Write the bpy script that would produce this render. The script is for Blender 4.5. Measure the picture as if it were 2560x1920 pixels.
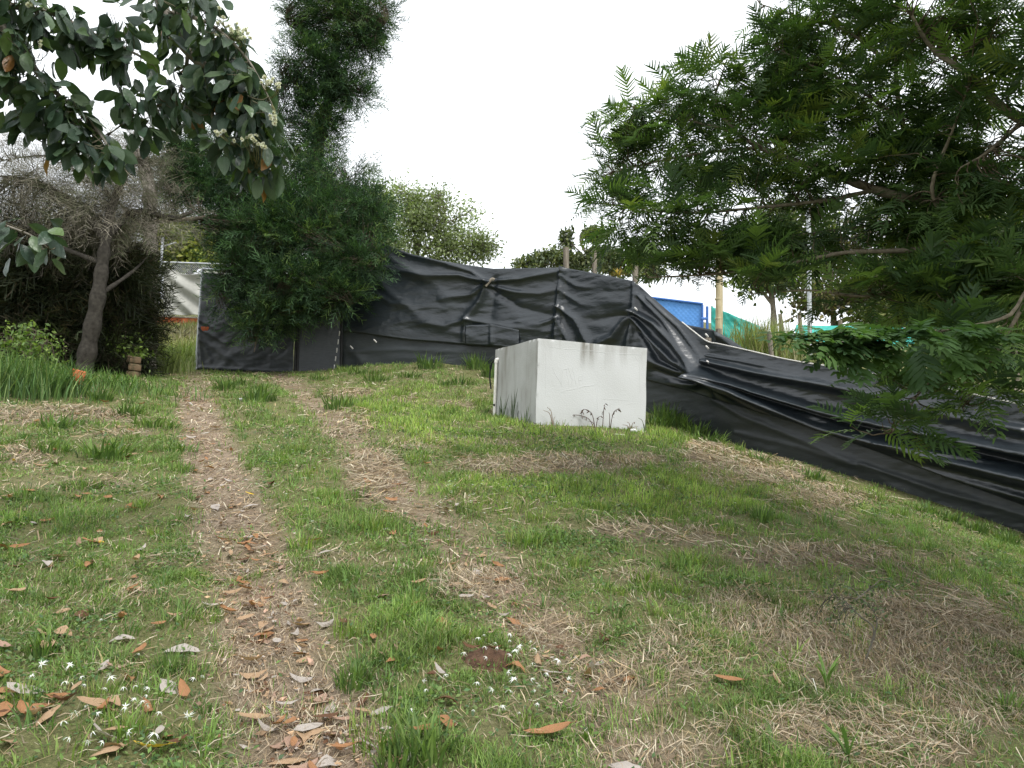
import bpy, math, random
import numpy as np
from mathutils import Matrix, Vector

# ------------------------------------------------------------------ clear
for o in list(bpy.data.objects):
    bpy.data.objects.remove(o)
S = bpy.context.scene
COL = S.collection
rng = np.random.default_rng(11)
random.seed(5)
R = math.radians

# ------------------------------------------------------------------ camera
F = 1850.0                      # focal length in pixels of a 2560 wide picture
EYE = 1.6
PITCH, ROLL = 4.17, 2.0
cam_d = bpy.data.cameras.new('camera')
cam_d.sensor_width = 36.0
cam_d.lens = F / 2560 * 36
cam_d.clip_start = 0.05
cam_d.clip_end = 3000
cam = bpy.data.objects.new('camera', cam_d)
COL.objects.link(cam)
cam.matrix_world = Matrix.Translation((0, 0, EYE)) @ Matrix.Rotation(R(90 + PITCH), 4, 'X') @ Matrix.Rotation(R(ROLL), 4, 'Z')
S.camera = cam
RM = np.array(cam.matrix_world.to_3x3())

# ------------------------------------------------------------------ sky, sun, exposure
SUN_EL, SUN_AZ = 56.0, 150.0    # azimuth clockwise from +Y
W = bpy.data.worlds.new('World')
S.world = W
W.use_nodes = True
nt = W.node_tree
nt.nodes.clear()
sky = nt.nodes.new('ShaderNodeTexSky')
sky.sky_type = 'NISHITA'
sky.sun_disc = False
sky.sun_elevation = R(SUN_EL)
sky.sun_rotation = R(SUN_AZ)
sky.air_density = 1.0
sky.dust_density = 6.0
sky.ozone_density = 1.0
cloud = nt.nodes.new('ShaderNodeMix')          # an even, white cloud deck hides the blue
cloud.data_type = 'RGBA'
cloud.inputs['Factor'].default_value = 0.92
cloud.inputs['B'].default_value = (8.4, 8.7, 9.0, 1)
bg = nt.nodes.new('ShaderNodeBackground')
bg.inputs['Strength'].default_value = 0.10
wo = nt.nodes.new('ShaderNodeOutputWorld')
nt.links.new(sky.outputs['Color'], cloud.inputs['A'])
nt.links.new(cloud.outputs['Result'], bg.inputs['Color'])
nt.links.new(bg.outputs['Background'], wo.inputs['Surface'])
sl = bpy.data.lights.new('sun', 'SUN')
sl.energy = 1.5
sl.angle = R(18)
sl.color = (1.0, 0.975, 0.94)
sun = bpy.data.objects.new('sun', sl)
COL.objects.link(sun)
sd = Vector((math.sin(R(SUN_AZ)) * math.cos(R(SUN_EL)), math.cos(R(SUN_AZ)) * math.cos(R(SUN_EL)), math.sin(R(SUN_EL))))
sun.rotation_euler = sd.to_track_quat('Z', 'Y').to_euler()
sun.location = (4, -6, 14)
vs = S.view_settings
vs.view_transform = 'Standard'
vs.look = 'None'
vs.exposure = 1.0
vs.gamma = 1.0
vs.use_curve_mapping = False
cy = S.cycles
cy.max_bounces = 6
cy.diffuse_bounces = 3
cy.glossy_bounces = 2
cy.transmission_bounces = 3
cy.transparent_max_bounces = 6
cy.use_denoising = True
cy.sample_clamp_indirect = 4

# ------------------------------------------------------------------ geometry helpers
def ray(u, v):
    u = np.asarray(u, float); v = np.asarray(v, float)
    d = np.stack([(u - 1280) / F, -(v - 960) / F, -np.ones_like(u)], -1)
    w = d @ RM.T
    return w / w[..., 1:2]

def P(u, v, d):
    """point seen at photo pixel (u, v) whose distance along +Y is d metres"""
    return ray(u, v) * np.asarray(d, float)[..., None] + np.array([0, 0, EYE])

def proj(p):
    q = (np.asarray(p) - np.array([0, 0, EYE])) @ RM
    z = np.minimum(q[..., 2], -0.05)
    return 1280 + F * q[..., 0] / -z, 960 - F * q[..., 1] / -z

def sstep(a, b, x):
    t = np.clip((x - a) / (b - a), 0, 1)
    return t * t * (3 - 2 * t)

_tab = np.random.default_rng(3).random((256, 256))
def vnoise(x, y):
    xi = np.floor(x).astype(int); yi = np.floor(y).astype(int)
    fx = x - xi; fy = y - yi
    fx = fx * fx * (3 - 2 * fx); fy = fy * fy * (3 - 2 * fy)
    g = lambda a, b: _tab[a & 255, b & 255]
    return (g(xi, yi) * (1 - fx) + g(xi + 1, yi) * fx) * (1 - fy) + (g(xi, yi + 1) * (1 - fx) + g(xi + 1, yi + 1) * fx) * fy
def fbm(x, y, o=3):
    s = 0; a = 1; t = 0
    for k in range(o):
        s = s + a * vnoise(x * 2 ** k + 17 * k, y * 2 ** k + 31 * k); t += a; a *= .5
    return s / t

class MB:
    """collects vertices, polygons and one colour per vertex; builds ONE mesh"""
    def __init__(s): s.v = []; s.f = []; s.c = []; s.n = 0
    def add(s, v, f, c=None):
        v = np.asarray(v, float).reshape(-1, 3)
        f = np.asarray(f, int)
        s.v.append(v); s.f.append(f + s.n)
        if c is None: c = (.5, .5, .5)
        c = np.asarray(c, float)
        if c.ndim == 1: c = np.broadcast_to(c, (len(v), 3))
        s.c.append(c); s.n += len(v)
        return s
    def mesh(s, name, mat=None, smooth=False):
        me = bpy.data.meshes.new(name)
        v = np.concatenate(s.v); c = np.concatenate(s.c)
        me.vertices.add(len(v)); me.vertices.foreach_set('co', v.ravel().astype(np.float32))
        li = np.concatenate([f.ravel() for f in s.f])
        tot = np.concatenate([np.full(len(f), f.shape[1]) for f in s.f])
        st = np.concatenate([[0], np.cumsum(tot)[:-1]])
        me.loops.add(len(li)); me.loops.foreach_set('vertex_index', li.astype(np.int32))
        me.polygons.add(len(tot)); me.polygons.foreach_set('loop_start', st.astype(np.int32))
        if smooth: me.polygons.foreach_set('use_smooth', np.ones(len(tot), bool))
        me.update(calc_edges=True)
        a = me.color_attributes.new('col', 'FLOAT_COLOR', 'POINT')
        a.data.foreach_set('color', np.concatenate([c, np.ones((len(c), 1))], 1).ravel().astype(np.float32))
        if mat: me.materials.append(mat)
        return me
    def build(s, name, mat, parent=None, smooth=False):
        return link(name, s.mesh(name, mat, smooth), parent)

def link(name, me, parent=None, loc=None):
    o = bpy.data.objects.new(name, me)
    COL.objects.link(o)
    if parent is not None:
        o.parent = parent
        o.matrix_parent_inverse = Matrix.Translation(parent.location).inverted() if parent.parent is None else Matrix.Identity(4)
    if loc is not None: o.location = loc
    return o

def tag(o, label=None, cat=None, group=None, kind=None):
    if label: o['label'] = label
    if cat: o['category'] = cat
    if group: o['group'] = group
    if kind: o['kind'] = kind
    return o

def empty(name, loc, label, cat, group=None):
    o = bpy.data.objects.new(name, None)
    COL.objects.link(o); o.location = loc; o.empty_display_size = .2
    return tag(o, label, cat, group)

def ribbons(paths, width, side, col):
    """N ribbons along paths (N,K,3); width (N,K); side (N,3)"""
    N, K = paths.shape[:2]
    off = side[:, None, :] * (width[..., None] * .5)
    v = np.stack([paths - off, paths + off], 2).reshape(N, K * 2, 3)
    base = (np.arange(N) * K * 2)[:, None, None]
    k = np.arange(K - 1) * 2
    q = np.stack([k, k + 1, k + 3, k + 2], -1)[None] + base
    c = np.asarray(col, float)
    if c.ndim == 1: c = np.broadcast_to(c, (N, 3))
    c = np.repeat(c[:, None, :], K * 2, 1).reshape(-1, 3)
    return v.reshape(-1, 3), q.reshape(-1, 4), c

def tubes(paths, rad, sides=5, col=(.3, .25, .2)):
    paths = np.asarray(paths, float); N, K = paths.shape[:2]
    rad = np.broadcast_to(np.asarray(rad, float), (N, K))
    t = np.gradient(paths, axis=1)
    t /= np.linalg.norm(t, axis=2, keepdims=True) + 1e-9
    ref = np.where(np.abs(t[..., 2:3]) > .9, np.array([1., 0, 0]), np.array([0, 0, 1.]))
    a = np.cross(t, ref); a /= np.linalg.norm(a, axis=2, keepdims=True) + 1e-9
    b = np.cross(t, a)
    th = np.arange(sides) / sides * 2 * np.pi
    v = paths[:, :, None] + rad[..., None, None] * (np.cos(th)[:, None] * a[:, :, None] + np.sin(th)[:, None] * b[:, :, None])
    i = np.arange(sides); j = (i + 1) % sides
    q = np.stack([i, j, j + sides, i + sides], -1)
    q = (q[None] + (np.arange(K - 1) * sides)[:, None, None]).reshape(-1, 4)
    q = (q[None] + (np.arange(N) * K * sides)[:, None, None]).reshape(-1, 4)
    c = np.asarray(col, float)
    if c.ndim == 2: c = np.repeat(c, K * sides, 0)
    return v.reshape(-1, 3), q, c

def smooth_path(pts, n=24):
    pts = np.asarray(pts, float)
    e = np.concatenate([[2 * pts[0] - pts[1]], pts, [2 * pts[-1] - pts[-2]]])
    out = []
    m = len(pts) - 1
    for x in np.linspace(0, m - 1e-6, n):
        i = int(x); t = x - i
        p0, p1, p2, p3 = e[i:i + 4]
        out.append(.5 * ((2 * p1) + (p2 - p0) * t + (2 * p0 - 5 * p1 + 4 * p2 - p3) * t * t + (3 * p1 - p0 - 3 * p2 + p3) * t ** 3))
    return np.array(out)

def box_v(x0, x1, y0, y1, z0, z1):
    v = np.array([[x, y, z] for z in (z0, z1) for y in (y0, y1) for x in (x0, x1)], float)
    f = np.array([[0, 2, 3, 1], [4, 5, 7, 6], [0, 1, 5, 4], [2, 6, 7, 3], [0, 4, 6, 2], [1, 3, 7, 5]])
    return v, f

def frames(fwd, roll=None, up=None):
    """rotation matrices (N,3,3): columns x=side, y=fwd, z=normal"""
    f = fwd / (np.linalg.norm(fwd, axis=1, keepdims=True) + 1e-9)
    u = np.tile(np.array([0, 0, 1.]), (len(f), 1)) if up is None else up
    x = np.cross(f, u); n = np.linalg.norm(x, axis=1, keepdims=True)
    x = np.where(n < 1e-3, np.array([1., 0, 0]), x / (n + 1e-9))
    z = np.cross(x, f)
    if roll is not None:
        c = np.cos(roll)[:, None]; s = np.sin(roll)[:, None]
        x, z = c * x + s * z, -s * x + c * z
    return np.stack([x, f, z], 2)

def scatter(tv, tf, M, pos, scale, col, tc=None):
    """copies of template (tv, tf) into arrays"""
    N = len(pos); V = len(tv)
    v = np.einsum('nij,vj->nvi', M, tv) * np.asarray(scale).reshape(-1, 1, 1) + pos[:, None, :]
    f = (tf[None] + (np.arange(N) * V)[:, None, None]).reshape(-1, tf.shape[1])
    c = np.asarray(col, float)
    if c.ndim == 1: c = np.broadcast_to(c, (N, 3))
    c = np.repeat(c[:, None, :], V, 1)
    if tc is not None: c = c * tc[None, :, None]
    return v.reshape(-1, 3), f, c.reshape(-1, 3)

def unit(n, r=rng):
    v = r.normal(size=(n, 3)); return v / np.linalg.norm(v, axis=1, keepdims=True)

def jitter(c, n, amt=.18, hue=.06):
    c = np.asarray(c, float)
    k = np.exp(rng.normal(0, amt, (n, 1)))
    h = 1 + rng.normal(0, hue, (n, 3))
    return np.clip(c * k * h, .003, .95)

# ------------------------------------------------------------------ materials
def node(nt, t, **kw):
    n = nt.nodes.new(t)
    for k, v in kw.items(): setattr(n, k, v)
    return n

def mat_attr(name, rough=.6, transl=0.0, spec=.3, transl_gain=1.2, noise=0, scale=30):
    """colour from the mesh's own per-vertex colour; optional light through the leaf"""
    m = bpy.data.materials.new(name); m.use_nodes = True
    t = m.node_tree; b = t.nodes['Principled BSDF']; out = t.nodes['Material Output']
    a = node(t, 'ShaderNodeAttribute', attribute_name='col')
    src = a.outputs['Color']
    if noise:
        tc = node(t, 'ShaderNodeTexCoord'); nz = node(t, 'ShaderNodeTexNoise')
        nz.inputs['Scale'].default_value = scale; nz.inputs['Detail'].default_value = 5
        t.links.new(tc.outputs['Object'], nz.inputs['Vector'])
        mr = node(t, 'ShaderNodeMapRange'); mr.inputs['To Min'].default_value = 1 - noise; mr.inputs['To Max'].default_value = 1 + noise
        mr.inputs['From Min'].default_value = .25; mr.inputs['From Max'].default_value = .75
        t.links.new(nz.outputs['Fac'], mr.inputs['Value'])
        mx = node(t, 'ShaderNodeVectorMath', operation='SCALE')
        t.links.new(src, mx.inputs[0]); t.links.new(mr.outputs['Result'], mx.inputs['Scale'])
        src = mx.outputs[0]
        bp = node(t, 'ShaderNodeBump'); bp.inputs['Strength'].default_value = .5; bp.inputs['Distance'].default_value = .01
        t.links.new(nz.outputs['Fac'], bp.inputs['Height']); t.links.new(bp.outputs['Normal'], b.inputs['Normal'])
    t.links.new(src, b.inputs['Base Color'])
    b.inputs['Roughness'].default_value = rough
    b.inputs['Specular IOR Level'].default_value = spec
    if transl:
        tr = node(t, 'ShaderNodeBsdfTranslucent')
        g = node(t, 'ShaderNodeMix', data_type='RGBA', blend_type='MULTIPLY')
        g.inputs['Factor'].default_value = 1
        g.inputs['B'].default_value = (transl_gain, transl_gain * 1.15, transl_gain * .5, 1)
        t.links.new(src, g.inputs['A']); t.links.new(g.outputs['Result'], tr.inputs['Color'])
        mx = node(t, 'ShaderNodeMixShader'); mx.inputs[0].default_value = transl
        t.links.new(b.outputs[0], mx.inputs[1]); t.links.new(tr.outputs[0], mx.inputs[2])
        t.links.new(mx.outputs[0], out.inputs['Surface'])
    return m

def mat_noise(name, stops, scale=6, rough=.85, bump=.3, dist=.01, detail=8, stretch=(1, 1, 1), spec=.25, metal=0, coord='Object'):
    m = bpy.data.materials.new(name); m.use_nodes = True
    t = m.node_tree; b = t.nodes['Principled BSDF']
    tc = node(t, 'ShaderNodeTexCoord'); mp = node(t, 'ShaderNodeMapping')
    mp.inputs['Scale'].default_value = stretch
    nz = node(t, 'ShaderNodeTexNoise'); nz.inputs['Scale'].default_value = scale; nz.inputs['Detail'].default_value = detail
    nz.inputs['Roughness'].default_value = .62
    cr = node(t, 'ShaderNodeValToRGB')
    while len(cr.color_ramp.elements) < len(stops): cr.color_ramp.elements.new(.5)
    for e, (p, c) in zip(cr.color_ramp.elements, stops): e.position = p; e.color = (*c, 1)
    t.links.new(tc.outputs[coord], mp.inputs['Vector']); t.links.new(mp.outputs[0], nz.inputs['Vector'])
    t.links.new(nz.outputs['Fac'], cr.inputs['Fac']); t.links.new(cr.outputs['Color'], b.inputs['Base Color'])
    bp = node(t, 'ShaderNodeBump'); bp.inputs['Strength'].default_value = bump; bp.inputs['Distance'].default_value = dist
    t.links.new(nz.outputs['Fac'], bp.inputs['Height']); t.links.new(bp.outputs['Normal'], b.inputs['Normal'])
    b.inputs['Roughness'].default_value = rough; b.inputs['Specular IOR Level'].default_value = spec
    b.inputs['Metallic'].default_value = metal
    return m

M = {}
M['grass'] = mat_attr('grass_blade', .55, .3, .25)
M['straw'] = mat_attr('dry_straw', .8, .1, .15)
M['dead'] = mat_attr('fallen_leaf', .7, .12, .2, noise=.3, scale=60)
M['cypress'] = mat_attr('cypress_foliage', .6, .25, .2)
M['feather'] = mat_attr('feathery_leaf', .5, .4, .3)
M['bigleaf'] = mat_attr('glossy_leaf', .36, .22, .5, noise=.2, scale=40)
M['leaf'] = mat_attr('small_leaf', .5, .3, .3)
M['twig'] = mat_attr('dead_twig', .9, 0, .1)
M['bark'] = mat_attr('bark', .92, 0, .1, noise=.5, scale=18)
M['petal'] = mat_attr('white_petal', .6, .25, .2, transl_gain=.9)
M['wood'] = mat_noise('weathered_wood', [(.3, (.11, .095, .075)), (.55, (.22, .19, .15)), (.75, (.32, .29, .24))], 9, .9, .5, .006, stretch=(6, 6, .6))
M['bamboo'] = mat_noise('bamboo_skin', [(.3, (.30, .24, .13)), (.7, (.52, .45, .29))], 5, .6, .2, .004, stretch=(4, 4, .7))
M['galv'] = mat_noise('galvanised_steel', [(.3, (.32, .34, .35)), (.7, (.55, .57, .58))], 14, .45, .1, .002, metal=.5, spec=.5)
M['blue'] = mat_noise('blue_fabric', [(.3, (.09, .26, .62)), (.7, (.13, .33, .72))], 8, .6, .2, .01)
M['bluepipe'] = mat_noise('blue_paint', [(.3, (.04, .12, .38)), (.7, (.07, .18, .48))], 9, .5, .1, .003)
M['teal'] = mat_noise('teal_net', [(.3, (.03, .26, .22)), (.7, (.06, .42, .36))], 7, .7, .4, .02)
M['beige'] = mat_noise('grey_fabric', [(.3, (.26, .26, .235)), (.7, (.38, .38, .345))], 3, .8, .3, .02)
M['brick'] = mat_noise('orange_clay_brick', [(.3, (.38, .09, .035)), (.7, (.55, .16, .07))], 12, .85, .4, .004)
M['mortar'] = mat_noise('mortar', [(.3, (.42, .36, .31)), (.7, (.6, .53, .47))], 20, .9, .3, .004)
M['pvc'] = mat_noise('white_pvc', [(.3, (.6, .58, .52)), (.7, (.75, .74, .70))], 10, .4, .05, .002, spec=.4)
M['rubber'] = mat_noise('black_rubber', [(.3, (.012, .012, .012)), (.7, (.03, .03, .03))], 10, .5, .1, .002)
M['rope'] = mat_noise('white_rope', [(.3, (.45, .43, .4)), (.7, (.75, .73, .7))], 40, .85, .4, .003)
M['stone'] = mat_noise('pale_stone', [(.3, (.4, .4, .38)), (.7, (.7, .7, .68))], 20, .85, .4, .006)
M['mossy'] = mat_noise('mossy_clay', [(.3, (.05, .05, .025)), (.7, (.20, .13, .08))], 12, .95, .5, .01)
M['mound'] = mat_noise('bare_brown_soil', [(.3, (.05, .028, .017)), (.7, (.14, .08, .048))], 25, .95, 1.0, .03)

# concrete of the tank: white render with dirt, stronger on the faces that carry run-off
def mat_concrete():
    m = bpy.data.materials.new('white_cement_render'); m.use_nodes = True
    t = m.node_tree; b = t.nodes['Principled BSDF']
    tc = node(t, 'ShaderNodeTexCoord')
    def nz(scale, st, det=6):
        mp = node(t, 'ShaderNodeMapping'); mp.inputs['Scale'].default_value = st
        n = node(t, 'ShaderNodeTexNoise'); n.inputs['Scale'].default_value = scale; n.inputs['Detail'].default_value = det
        t.links.new(tc.outputs['Object'], mp.inputs['Vector']); t.links.new(mp.outputs[0], n.inputs['Vector']); return n
    big = nz(1.6, (1, 1, 1)); fine = nz(45, (1, 1, 2.2), 4); streak = nz(7, (1, 1, .12), 5)
    a = node(t, 'ShaderNodeAttribute', attribute_name='col')     # dirt: r = grime, g = streaks
    sx = node(t, 'ShaderNodeSeparateColor'); t.links.new(a.outputs['Color'], sx.inputs['Color'])
    def math_(op, x, y, clamp=False):
        n = node(t, 'ShaderNodeMath', operation=op, use_clamp=clamp)
        for i, s in enumerate((x, y)):
            if isinstance(s, (int, float)): n.inputs[i].default_value = s
            else: t.links.new(s, n.inputs[i])
        return n.outputs[0]
    g1 = math_('MULTIPLY', sx.outputs['Red'], math_('ADD', math_('MULTIPLY', big.outputs['Fac'], 1.3), -.05))
    g2 = math_('MULTIPLY', sx.outputs['Green'], math_('MULTIPLY', math_('ADD', streak.outputs['Fac'], -.5, True), 5.0))
    g = math_('ADD', g1, g2, True)
    mx = node(t, 'ShaderNodeMix', data_type='RGBA')
    mx.inputs['A'].default_value = (.60, .615, .615, 1); mx.inputs['B'].default_value = (.25, .24, .215, 1)
    t.links.new(g, mx.inputs['Factor']); t.links.new(mx.outputs['Result'], b.inputs['Base Color'])
    h = math_('ADD', math_('MULTIPLY', fine.outputs['Fac'], .5), big.outputs['Fac'])
    bp = node(t, 'ShaderNodeBump'); bp.inputs['Strength'].default_value = .55; bp.inputs['Distance'].default_value = .012
    t.links.new(h, bp.inputs['Height']); t.links.new(bp.outputs['Normal'], b.inputs['Normal'])
    b.inputs['Roughness'].default_value = .9; b.inputs['Specular IOR Level'].default_value = .2
    return m
M['concrete'] = mat_concrete()

def mat_net(name, c0, c1, rough, through=0.0, spec=.5, coat=0.0):
    m = bpy.data.materials.new(name); m.use_nodes = True
    t = m.node_tree; b = t.nodes['Principled BSDF']; out = t.nodes['Material Output']
    tc = node(t, 'ShaderNodeTexCoord')
    def nz(scale, st, det):
        mp = node(t, 'ShaderNodeMapping'); mp.inputs['Scale'].default_value = st
        n = node(t, 'ShaderNodeTexNoise'); n.inputs['Scale'].default_value = scale; n.inputs['Detail'].default_value = det
        t.links.new(tc.outputs['Object'], mp.inputs['Vector']); t.links.new(mp.outputs[0], n.inputs['Vector']); return n
    weave = nz(9, (1, 1, 9), 3); dust = nz(1.3, (1, 1, 2.5), 6); crink = nz(7, (1, 1, 2.4), 6)
    cr = node(t, 'ShaderNodeValToRGB')
    cr.color_ramp.elements[0].position = .35; cr.color_ramp.elements[0].color = (*c0, 1)
    cr.color_ramp.elements[1].position = .7; cr.color_ramp.elements[1].color = (*c1, 1)
    ad = node(t, 'ShaderNodeMath', operation='ADD'); ml = node(t, 'ShaderNodeMath', operation='MULTIPLY'); ml.inputs[1].default_value = .5
    t.links.new(weave.outputs['Fac'], ad.inputs[0]); t.links.new(dust.outputs['Fac'], ad.inputs[1]); t.links.new(ad.outputs[0], ml.inputs[0])
    t.links.new(ml.outputs[0], cr.inputs['Fac']); t.links.new(cr.outputs['Color'], b.inputs['Base Color'])
    b2 = node(t, 'ShaderNodeBump'); b2.inputs['Strength'].default_value = .30; b2.inputs['Distance'].default_value = .03
    t.links.new(crink.outputs['Fac'], b2.inputs['Height'])
    bp = node(t, 'ShaderNodeBump'); bp.inputs['Strength'].default_value = .2; bp.inputs['Distance'].default_value = .005
    t.links.new(weave.outputs['Fac'], bp.inputs['Height']); t.links.new(b2.outputs['Normal'], bp.inputs['Normal']); t.links.new(bp.outputs['Normal'], b.inputs['Normal'])
    b.inputs['Roughness'].default_value = rough; b.inputs['Specular IOR Level'].default_value = spec
    if through:
        tr = node(t, 'ShaderNodeBsdfTransparent'); mx = node(t, 'ShaderNodeMixShader'); mx.inputs[0].default_value = through
        t.links.new(b.outputs[0], mx.inputs[1]); t.links.new(tr.outputs[0], mx.inputs[2]); t.links.new(mx.outputs[0], out.inputs['Surface'])
    return m
M['net'] = mat_net('black_shade_net', (.009, .013, .0165), (.021, .028, .034), .31, spec=.7)
M['net_low'] = mat_net('dusty_lit_black_net', (.019, .025, .029), (.043, .050, .055), .46, .10)  # paler than the upper net: dust plus brighter light put into the colour
M['net_gate'] = mat_net('grey_black_net', (.026, .031, .036), (.058, .064, .070), .5, .06)

# ------------------------------------------------------------------ terrain
fence_st = [  # u, v_top, v_seam, v_bottom, depth
    (845, 560, 828, 922, 16.3), (895, 577, 832, 918, 16.2), (963, 611, 842, 912, 16.05), (1030, 636, 850, 909, 15.9), (1100, 652, 855, 910, 15.7),
    (1170, 663, 862, 922, 15.5), (1235, 672, 864, 925, 15.25), (1320, 671, 872, 935, 14.9), (1410, 669, 885, 955, 14.5), (1487, 683, 905, 985, 14.0),
    (1587, 703, 940, 1022, 13.4), (1625, 738, 952, 1038, 13.15), (1718, 816, 975, 1070, 12.6), (1768, 853, 992, 1088, 12.3),
    (1830, 866, 1010, 1114, 11.9), (1976, 900, 1052, 1150, 11.2), (2130, 926, 1105, 1192, 10.5), (2306, 960, 1170, 1262, 9.8),
    (2560, 1013, 1262, 1336, 8.9), (2800, 1062, 1345, 1420, 8.1), (3100, 1120, 1460, 1540, 7.2)]
ctl = [(1280, 1920, 2.76), (0, 1920, 2.6), (2560, 1920, 2.9), (560, 1300, 5.5), (1100, 1310, 5.5), (530, 1100, 8.2), (890, 1100, 8.2), (490, 980, 12), (750, 985, 12),
       (2000, 1400, 5.5), (2560, 1500, 5.5), (0, 1400, 4.8), (0, 1060, 8.0), (0, 955, 10), (200, 940, 11), (1340, 1062, 9.8), (1612, 1078, 10.4), (1240, 1040, 11.2),
       (490, 927, 16.5), (716, 930, 16.0), (445, 905, 18.5), (430, 822, 26), (1900, 1200, 8.4), (1500, 1200, 7.2), (2300, 1330, 7.4),
       (1700, 860, 24), (2300, 900, 18), (900, 760, 27), (1300, 720, 34)]
cp = [P(*c) for c in ctl] + [P(s[0], s[3], s[4]) for s in fence_st[::2]]
cp += [np.array(c) for c in [(0, 0, 0), (-3, 0, 0), (3, 0, 0), (0, -4, -.6), (-12, 5, .9), (-14, 14, 2.9), (-15, 26, 5.2), (12, 4, .2), (15, 12, 1.6), (14, 26, 4.8), (-8, -4, -.5), (8, -4, -.5)]]
cp = np.array(cp)
def tps(r2): return np.where(r2 > 1e-9, .5 * r2 * np.log(np.maximum(r2, 1e-9)), 0)
_n = len(cp)
_d2 = ((cp[:, None, :2] - cp[None, :, :2]) ** 2).sum(-1)
_A = np.zeros((_n + 3, _n + 3)); _A[:_n, :_n] = tps(_d2) + np.eye(_n) * .25
_A[:_n, _n] = 1; _A[:_n, _n + 1:] = cp[:, :2]; _A[_n:, :_n] = _A[:_n, _n:].T
_w = np.linalg.solve(_A, np.concatenate([cp[:, 2], np.zeros(3)]))
def zsmooth(x, y):
    x = np.asarray(x, float); y = np.asarray(y, float)
    xc = np.clip(x, -17, 17); yc = np.clip(y, -5, 33)
    sh = xc.shape; xf = xc.ravel(); yf = yc.ravel(); o = np.empty_like(xf)
    for i in range(0, len(xf), 20000):
        a = xf[i:i + 20000]; b = yf[i:i + 20000]
        o[i:i + 20000] = tps((a[:, None] - cp[:, 0]) ** 2 + (b[:, None] - cp[:, 1]) ** 2) @ _w[:_n] + _w[_n] + _w[_n + 1] * a + _w[_n + 2] * b
    return o.reshape(sh)
_gx = np.linspace(-17, 17, 273); _gy = np.linspace(-5, 33, 305)
_GZ = zsmooth(*np.meshgrid(_gx, _gy, indexing='ij'))
def zs(x, y):
    fx = np.clip((np.asarray(x) + 17) / 34 * 272, 0, 271.999); fy = np.clip((np.asarray(y) + 5) / 38 * 304, 0, 303.999)
    i = fx.astype(int); j = fy.astype(int); a = fx - i; b = fy - j
    return (_GZ[i, j] * (1 - a) + _GZ[i + 1, j] * a) * (1 - b) + (_GZ[i, j + 1] * (1 - a) + _GZ[i + 1, j + 1] * a) * b
def G(u, v):
    """ground point behind photo pixels (smooth terrain)"""
    u = np.atleast_1d(np.asarray(u, float)); v = np.atleast_1d(np.asarray(v, float))
    r = ray(u, v); dd = np.concatenate([np.linspace(1.6, 20, 400), np.linspace(20.2, 60, 120)])
    p = r[:, None, :] * dd[None, :, None]
    h = p[..., 2] + EYE - zs(p[..., 0], p[..., 1])
    hit = np.argmax(h < 0, 1); hit = np.where((h < 0).any(1), hit, len(dd) - 1); hit = np.maximum(hit, 1)
    k = np.arange(len(u)); h0 = h[k, hit - 1]; h1 = h[k, hit]
    t = np.clip(h0 / (h0 - h1 + 1e-9), 0, 1)
    d = dd[hit - 1] * (1 - t) + dd[hit] * t
    return r * d[:, None] + np.array([0, 0, EYE])

trk = []
for px in ([(860, 2400), (822, 1920), (738, 1730), (675, 1540), (628, 1400), (582, 1280), (535, 1150), (505, 1050), (492, 990), (480, 930)],
           [(1900, 2300), (1640, 1920), (1480, 1690), (1330, 1530), (1190, 1400), (1080, 1290), (980, 1200), (880, 1100), (800, 1020), (740, 968), (700, 935)]):
    g = G([p[0] for p in px], [p[1] for p in px])
    trk.append(smooth_path(g, 80)[:, :2])
def tdist(x, y, k):
    p = np.stack([np.ravel(x), np.ravel(y)], -1)
    d = np.full(len(p), 99.)
    for i in range(0, len(p), 50000):
        q = p[i:i + 50000]
        d[i:i + 50000] = np.sqrt(((q[:, None] - trk[k][None]) ** 2).sum(-1)).min(1)
    return d.reshape(np.shape(x))
def rut(x, y):
    w = .9 + .35 * fbm(x * 1.3 + 5, y * 1.3, 2)
    near = sstep(1.0, 6.0, y)
    a = 1 - sstep(.13 * w, .36 * w, tdist(x, y, 0))
    b = (1 - sstep(.08 * w, .36 * w, tdist(x, y, 1))) * (.6 + .4 * near)
    n = fbm(x * 3.1, y * 3.1 + 40, 3)
    return np.clip(np.maximum(a, b * .85) * (.50 + .95 * n), 0, 1), a, b
def zg(x, y):
    _, a, b = rut(x, y)
    return zs(x, y) - .05 * np.maximum(a, b) + .05 * (fbm(x * 1.7, y * 1.7, 3) - .5) + .018 * (fbm(x * 9, y * 9, 2) - .5)

# dry-straw patches: photo ellipses (u, v, ru, rv, strength) laid on the ground
STRAW = [(1330, 1165, 230, 28, .95), (1560, 1155, 120, 22, .8), (1880, 1180, 170, 42, .9), (2060, 1250, 130, 40, .85), (1770, 1135, 70, 30, .9), (1600, 1330, 120, 26, .8), (1740, 1345, 110, 30, .6),
         (1960, 1390, 170, 32, .8), (2120, 1400, 130, 30, .8), (2300, 1420, 150, 30, .5), (1180, 1480, 130, 50, .6), (1400, 1590, 120, 50, .65), (2050, 1830, 360, 50, .8), (1700, 1890, 230, 40, .6), (1560, 1700, 180, 60, .5), (2250, 1870, 200, 60, .7),
         (120, 1040, 190, 26, .8), (60, 1140, 90, 30, .7), (300, 1085, 90, 18, .5), (930, 1190, 80, 70, .95), (880, 1060, 60, 40, .7), (870, 985, 80, 12, .8), (1200, 1260, 70, 16, .3),
         (1010, 1000, 40, 10, .6), (1140, 1010, 70, 10, .5), (1010, 1120, 60, 10, .6), (1130, 1110, 200, 10, .5), (2250, 1600, 330, 150, .72), (1950, 1560, 220, 90, .6), (1700, 1640, 160, 70, .5), (2450, 1750, 200, 90, .6), (240, 1210, 120, 20, .35), (330, 1480, 70, 30, .4)]
SE = []
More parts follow.
